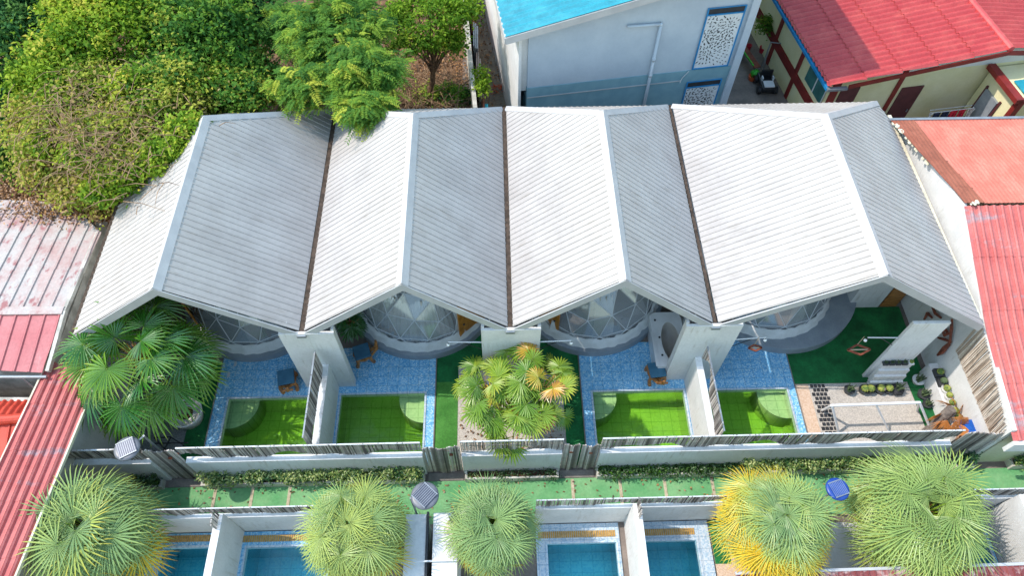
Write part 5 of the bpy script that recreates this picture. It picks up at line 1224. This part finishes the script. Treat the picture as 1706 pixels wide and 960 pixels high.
# ------------------------------------------------------------------ red tiled house, top right
H0 = Vector((12.75, 20.55, 0))
t = thing('red_tiled_house', 'pale yellow house with maroon posts and a red tiled gable roof at the top right', 'house', H0)
loc_box(MB(), H0, 0, 12, 0, 14, 0, 3.0).build('wall', 'pale_yellow', t)
mb = MB(); n_ = MB(); g0 = H0 + Z * 3.0; ap = H0 + U * 6.0 + Z * 3.95; g1 = H0 + U * 12 + Z * 3.0
n_.add([g0, g1, ap, g0 + Vv * .15, g1 + Vv * .15, ap + Vv * .15], [(0, 1, 2), (5, 4, 3), (0, 2, 5, 3), (2, 1, 4, 5)]); n_.build('gable', 'wall_white', t)
eL = H0 + U * -.5 - Vv * .35 + Z * 3.05; rdg = H0 + U * 6.0 - Vv * .55 + Z * 4.1; eR = H0 + U * 12.5 - Vv * .35 + Z * 3.05
corr(mb, [eL, rdg, rdg + Vv * 15, eL + Vv * 15], -(U * 1 + Z * .16), .27, [(a_w, h_w * 1.7) for a_w, h_w in WAVE], 1.3, .03)
corr(mb, [rdg, eR, eR + Vv * 15, rdg + Vv * 15], (U * 1 - Z * .16), .27, [(a_w, h_w * 1.7) for a_w, h_w in WAVE], 1.3, .03)
rf = mb.build('roof', 'roof_tile_red', t, solid=.012)
mb = MB()
for i in range(38): mb.tube(rdg + Vv * (i * .4) + Z * .03, rdg + Vv * (i * .4 + .43) + Z * .03, .12, .14, 10)
mb.build('ridge_tile', 'roof_tile_red', rf)
MB().bar(eL - Z * .08, eL - Z * .08 + Vv * 15, .12, .12).build('gutter', 'blue_trim', t)
MB().bar(eL - Z * .06 - U * .05, eL - Z * .1 + U * .75, .14, .1).build('front_gutter', 'metal_grey', t)
MB().bar(eL + U * .8 - Z * .05, rdg - Z * .12 - Vv * .02, .05, .17).bar(rdg - Z * .12 - Vv * .02, eR - Z * .08, .05, .17).build('barge_board', 'brick_red', t)
mb = MB()
for v in (2.4, 4.6, 7.2): loc_box(MB(), H0, -.05, -.001, v, v + .22, 0, 3.0).build('post', 'brick_red', t)
loc_box(MB(), H0, -.06, -.001, 0, 10, .95, 1.35).build('band', 'brick_red', t)
for q in ((-.08, .2, -.08, 3.0), (2.6, 2.78, -.05, 3.3)): loc_box(MB(), H0, q[0], q[1], q[2], -.001, 0, q[3]).build('post', 'brick_red', t)
w_ = loc_box(MB(), H0, -.04, -.001, .3, 1.8, 1.6, 2.7).build('window', 'glass_teal', t); loc_box(loc_box(MB(), H0, -.055, -.041, 1.0, 1.06, 1.6, 2.7), H0, -.055, -.041, .25, .3, 1.55, 2.75).build('window_frame', 'metal_white', w_)
loc_box(MB(), H0, .35, 1.1, -.035, -.001, .9, 2.6).build('shutter', 'maroon', t)
d_ = loc_box(MB(), H0, 2.95, 3.85, -.04, -.001, 0, 2.3).build('door', 'maroon', t); loc_box(MB(), H0, 3.7, 3.74, -.07, -.041, 1.0, 1.12).build('handle', 'metal_grey', d_)
# wing at right with grey door
wing = loc_box(MB(), H0, 6.3, 12, -1.9, -.09, 0, 2.9).build('wing_wall', 'pale_yellow', t)
loc_box(MB(), H0, 6.2, 6.299, -1.3, -.5, 0, 2.2).build('side_door', 'door_grey', t); loc_box(loc_box(MB(), H0, 6.24, 6.298, -1.4, -1.31, 0, 2.3), H0, 6.24, 6.298, -.49, -.4, 0, 2.3).build('door_frame', 'maroon', t)
loc_box(loc_box(MB(), H0, 6.18, 6.42, -2.1, -1.901, 0, 3.0), H0, 6.0, 6.29, -2.1, -.1, 2.91, 3.1).build('wing_post', 'brick_red', t)
loc_box(MB(), H0, 6.6, 9, -2.1, -1.0, 2.95, 3.0).build('awning', 'roof_cyan', t)
# laundry rack
L0 = H0 + U * 4.2 - Vv * .75
t = thing('clothes_rack', 'metal clothes rack in front of the maroon door of the red tiled house', 'clothes rack', L0)
mb = MB()
for a in (0, 1.8):
    for b in (-.25, .25): mb.tube(L0 + U * a + Vv * b, L0 + U * a - Vv * b * .2 + Z * 1.5, .02)
mb.tube(L0 + Z * 1.5, L0 + U * 1.8 + Z * 1.5, .015).tube(L0 + Z * 1.5 + Vv * .15, L0 + U * 1.8 + Z * 1.5 + Vv * .15, .015); mb.build('frame', 'metal_white', t)
for k, (mt, lb) in enumerate((('cloth_navy', 'navy shirt at the left end of the rack'), ('cloth_navy', 'dark blue shirt second on the rack'), ('cloth_red', 'red shirt in the middle of the rack'), ('cloth_red', 'red shirt nearest the grey door'), ('cloth_mix', 'pale patterned clothes at the right end of the rack'))):
    mb = MB(); a = .12 + k * .36; n = 8; vs = []
    for i in range(n + 1):
        for z, off in ((1.5, 0), (1.1, .06), (.75, .1)): vs.append(L0 + U * (a + .28 * i / n) + Vv * (off * math.sin(i * 1.3 + k) - (1.5 - z) * .12) + Z * z)
    mb.add(vs, [(i * 3 + j, (i + 1) * 3 + j, (i + 1) * 3 + j + 1, i * 3 + j + 1) for i in range(n) for j in range(2)]); mb.build('hanging_shirt', mt, label=lb, cat='clothes', group='washing on the rack', solid=.01)
q = H0 + U * 2.0 - Vv * .6
t = thing('washing_machine', 'grey washing machine against the pale yellow wall left of the maroon door', 'washing machine', q)
loc_box(MB(), q, 0, .6, 0, .5, 0, .85).build('cabinet', 'door_grey', t, bevel=.02); MB().tube(q + U * .3 - Vv * .001 + Z * .45, q + U * .3 - Vv * .03 + Z * .45, .16, None, 20).build('door', 'metal_dark', t); MB().disc((q + U * .3 + Vv * .25)[:2], .17, .851, .87, 20).build('lid', 'toy_white', t)
q2 = H0 + U * 2.55 - Vv * .75; MB().lathe((q2.x, q2.y, 1.0), [(.0, 0), (.16, 0), (.21, .22), (.19, .22), (.15, .03), (0, .03)], 20).build('laundry_basket', 'plastic_pink', label='pink laundry basket on a crate by the washing machine', cat='basket', smooth=True)
MB().box(q2.x - .18, q2.x + .18, q2.y - .18, q2.y + .18, 0, .999).build('storage_crate', 'metal_grey', label='grey crate holding the pink laundry basket', cat='crate', bevel=.01)
# ride-on toy car
p = at(1276, 138, .25)
t = thing('toy_car', 'black and white ride-on toy car parked by the yellow wall', 'toy car', (p.x, p.y, 0))
def lb(x0, x1, y0, y1, z0, z1, nm, mt, bv=.03): return MB().box(p.x + x0, p.x + x1, p.y + y0, p.y + y1, z0, z1).build(nm, mt, t, bevel=bv)
lb(-.3, .3, -.55, .55, .18, .42, 'body', 'toy_black', .06); lb(-.22, .22, -.5, -.12, .421, .5, 'bonnet', 'toy_white', .03); lb(-.25, .25, .2, .3, .421, .75, 'backrest', 'toy_black'); lb(-.26, -.2, -.1, .1, .421, .6, 'pillar', 'toy_white'); lb(.2, .26, -.1, .1, .421, .6, 'pillar', 'toy_white')
for sx in (-1, 1):
    for sy in (-.35, .35): MB().tube((p.x + sx * .3, p.y + sy, .17), (p.x + sx * .42, p.y + sy, .17), .17, None, 16).build('wheel', 'toy_black', t)
p = at(1258, 122, .2); MB().sphere((p.x, p.y, .2), .2, 12, 8).build('green_toy', 'plastic_green', label='bright green round toy beside the ride-on car', cat='toy', smooth=True)
p = at(1254, 129, .1); MB().lathe((p.x, p.y, 0), [(0, 0), (.16, 0), (.2, .2), (.17, .2), (0, .05)], 14).build('terracotta_pot', 'plastic_orange', label='orange pot left of the green toy', cat='pot')
p = at(1249, 73, .3); MB().lathe((p.x, p.y, .0), [(0, 0), (.1, 0), (.13, .25), (.1, .25), (0, .05)], 14).build('red_pot', 'plastic_red', label='small red pot on the concrete yard', cat='pot')
p = at(1272, 80, .2); MB().lathe((p.x, p.y, .0), [(0, 0), (.14, 0), (.18, .25), (.14, .25), (0, .05)], 14).build('red_pot', 'plastic_red', label='larger red pot below the yard plant', cat='pot')
broad_tree('bushy potted plant in the concrete yard between the two houses', (at(1277, 55, 0).x, at(1277, 55, 0).y, 0), [(Pz(1277, 45, 1.2), (.35, .5, .5), 26)], 'leaf_mid', 50, .14, .1, .05, 15, .3, .15, name='potted_plant', cat='plant', trunk_r=.03, limbs=8)
t = thing('bench', 'long green and white bench standing in the concrete yard', 'bench', (at(1247, 100, 0).x, at(1247, 100, 0).y, 0))
a_, b_ = at(1236, 75, .5), at(1262, 112, .5)
MB().bar(a_, b_, .3, .04).build('seat', 'wood_red', t)
MB().bar(a_ + Vector((-.2, 0, .1)), b_ + Vector((-.2, 0, .1)), .05, .05).build('backrest', 'plastic_green', t)
for q in (a_, b_): MB().bar((q.x - .1, q.y, 0), (q.x - .1, q.y, .48), .05, .05).build('leg', 'metal_grey', t); MB().bar((q.x + .1, q.y, 0), (q.x + .1, q.y, .48), .05, .05).build('leg', 'metal_grey', t)
t = thing('drying_frame', 'grey metal drying frame beside the yard plant', 'drying frame', (at(1284, 70, 0).x, at(1284, 70, 0).y, 0))
mb = MB(); a_, b_, c_, d__ = at(1284, 70, 1.4), at(1303, 72, 1.4), at(1272, 112, .3), at(1290, 108, .3)
mb.tube(a_, b_, .025).tube(a_, c_, .025).tube(b_, d__, .025).tube(a_, (a_.x, a_.y, 0), .02).tube(b_, (b_.x, b_.y, 0), .02).tube(c_, (c_.x, c_.y, 0), .02).tube(d__, (d__.x, d__.y, 0), .02); mb.build('bar', 'metal_grey', t)
t = thing('chair', 'green garden chair at the top edge beside the red tiled roof', 'chair', (at(1275, 20, 0).x, at(1275, 20, 0).y, 0))
p = at(1275, 20, .45); MB().box(p.x - .25, p.x + .25, p.y - .25, p.y + .25, .42, .46).build('seat', 'net_teal', t, bevel=.01); MB().box(p.x - .25, p.x + .25, p.y + .22, p.y + .26, .461, .95).build('backrest', 'net_teal', t, bevel=.01)
for sx in (-1, 1):
    for sy in (-1, 1): MB().tube((p.x + sx * .22, p.y + sy * .22, 0), (p.x + sx * .22, p.y + sy * .22, .42), .02).build('leg', 'metal_white', t)
# small things on roofs and decks
p = at(984, 487, 4.6); MB().lathe((p.x, p.y, p.z), [(0, 0), (.05, 0), (.05, .12), (0, .14)], 8).build('roof_vent', 'metal_dark', label='tiny dark vent on the left slope of the third roof', cat='vent')
for k, (px, py) in enumerate(((392, 607), (381, 625))):
    p = at(px, py, .055); MB().box(p.x - .04, p.x + .04, p.y - .09, p.y + .09, .055, .075).build('deck_sensor', 'metal_white', label=('small white box on the leftmost blue deck under the dome', 'small white box lower on the leftmost blue deck')[k], cat='box', bevel=.005)
# distant surroundings: a few further trees and walls past the frame edges
for k, (x, y) in enumerate(((-24, 22), (-27, 30), (-20, 31))):
    broad_tree(('tall green tree beyond the left edge', 'broad green tree far behind the left edge', 'green tree behind the top left corner')[k], (x, y, 0), [((x, y, 4), (2.2, 2.2, 1.8), 90)], 'leaf_mid', 45, .4, .2, .12, 70 + k, .4, .2)
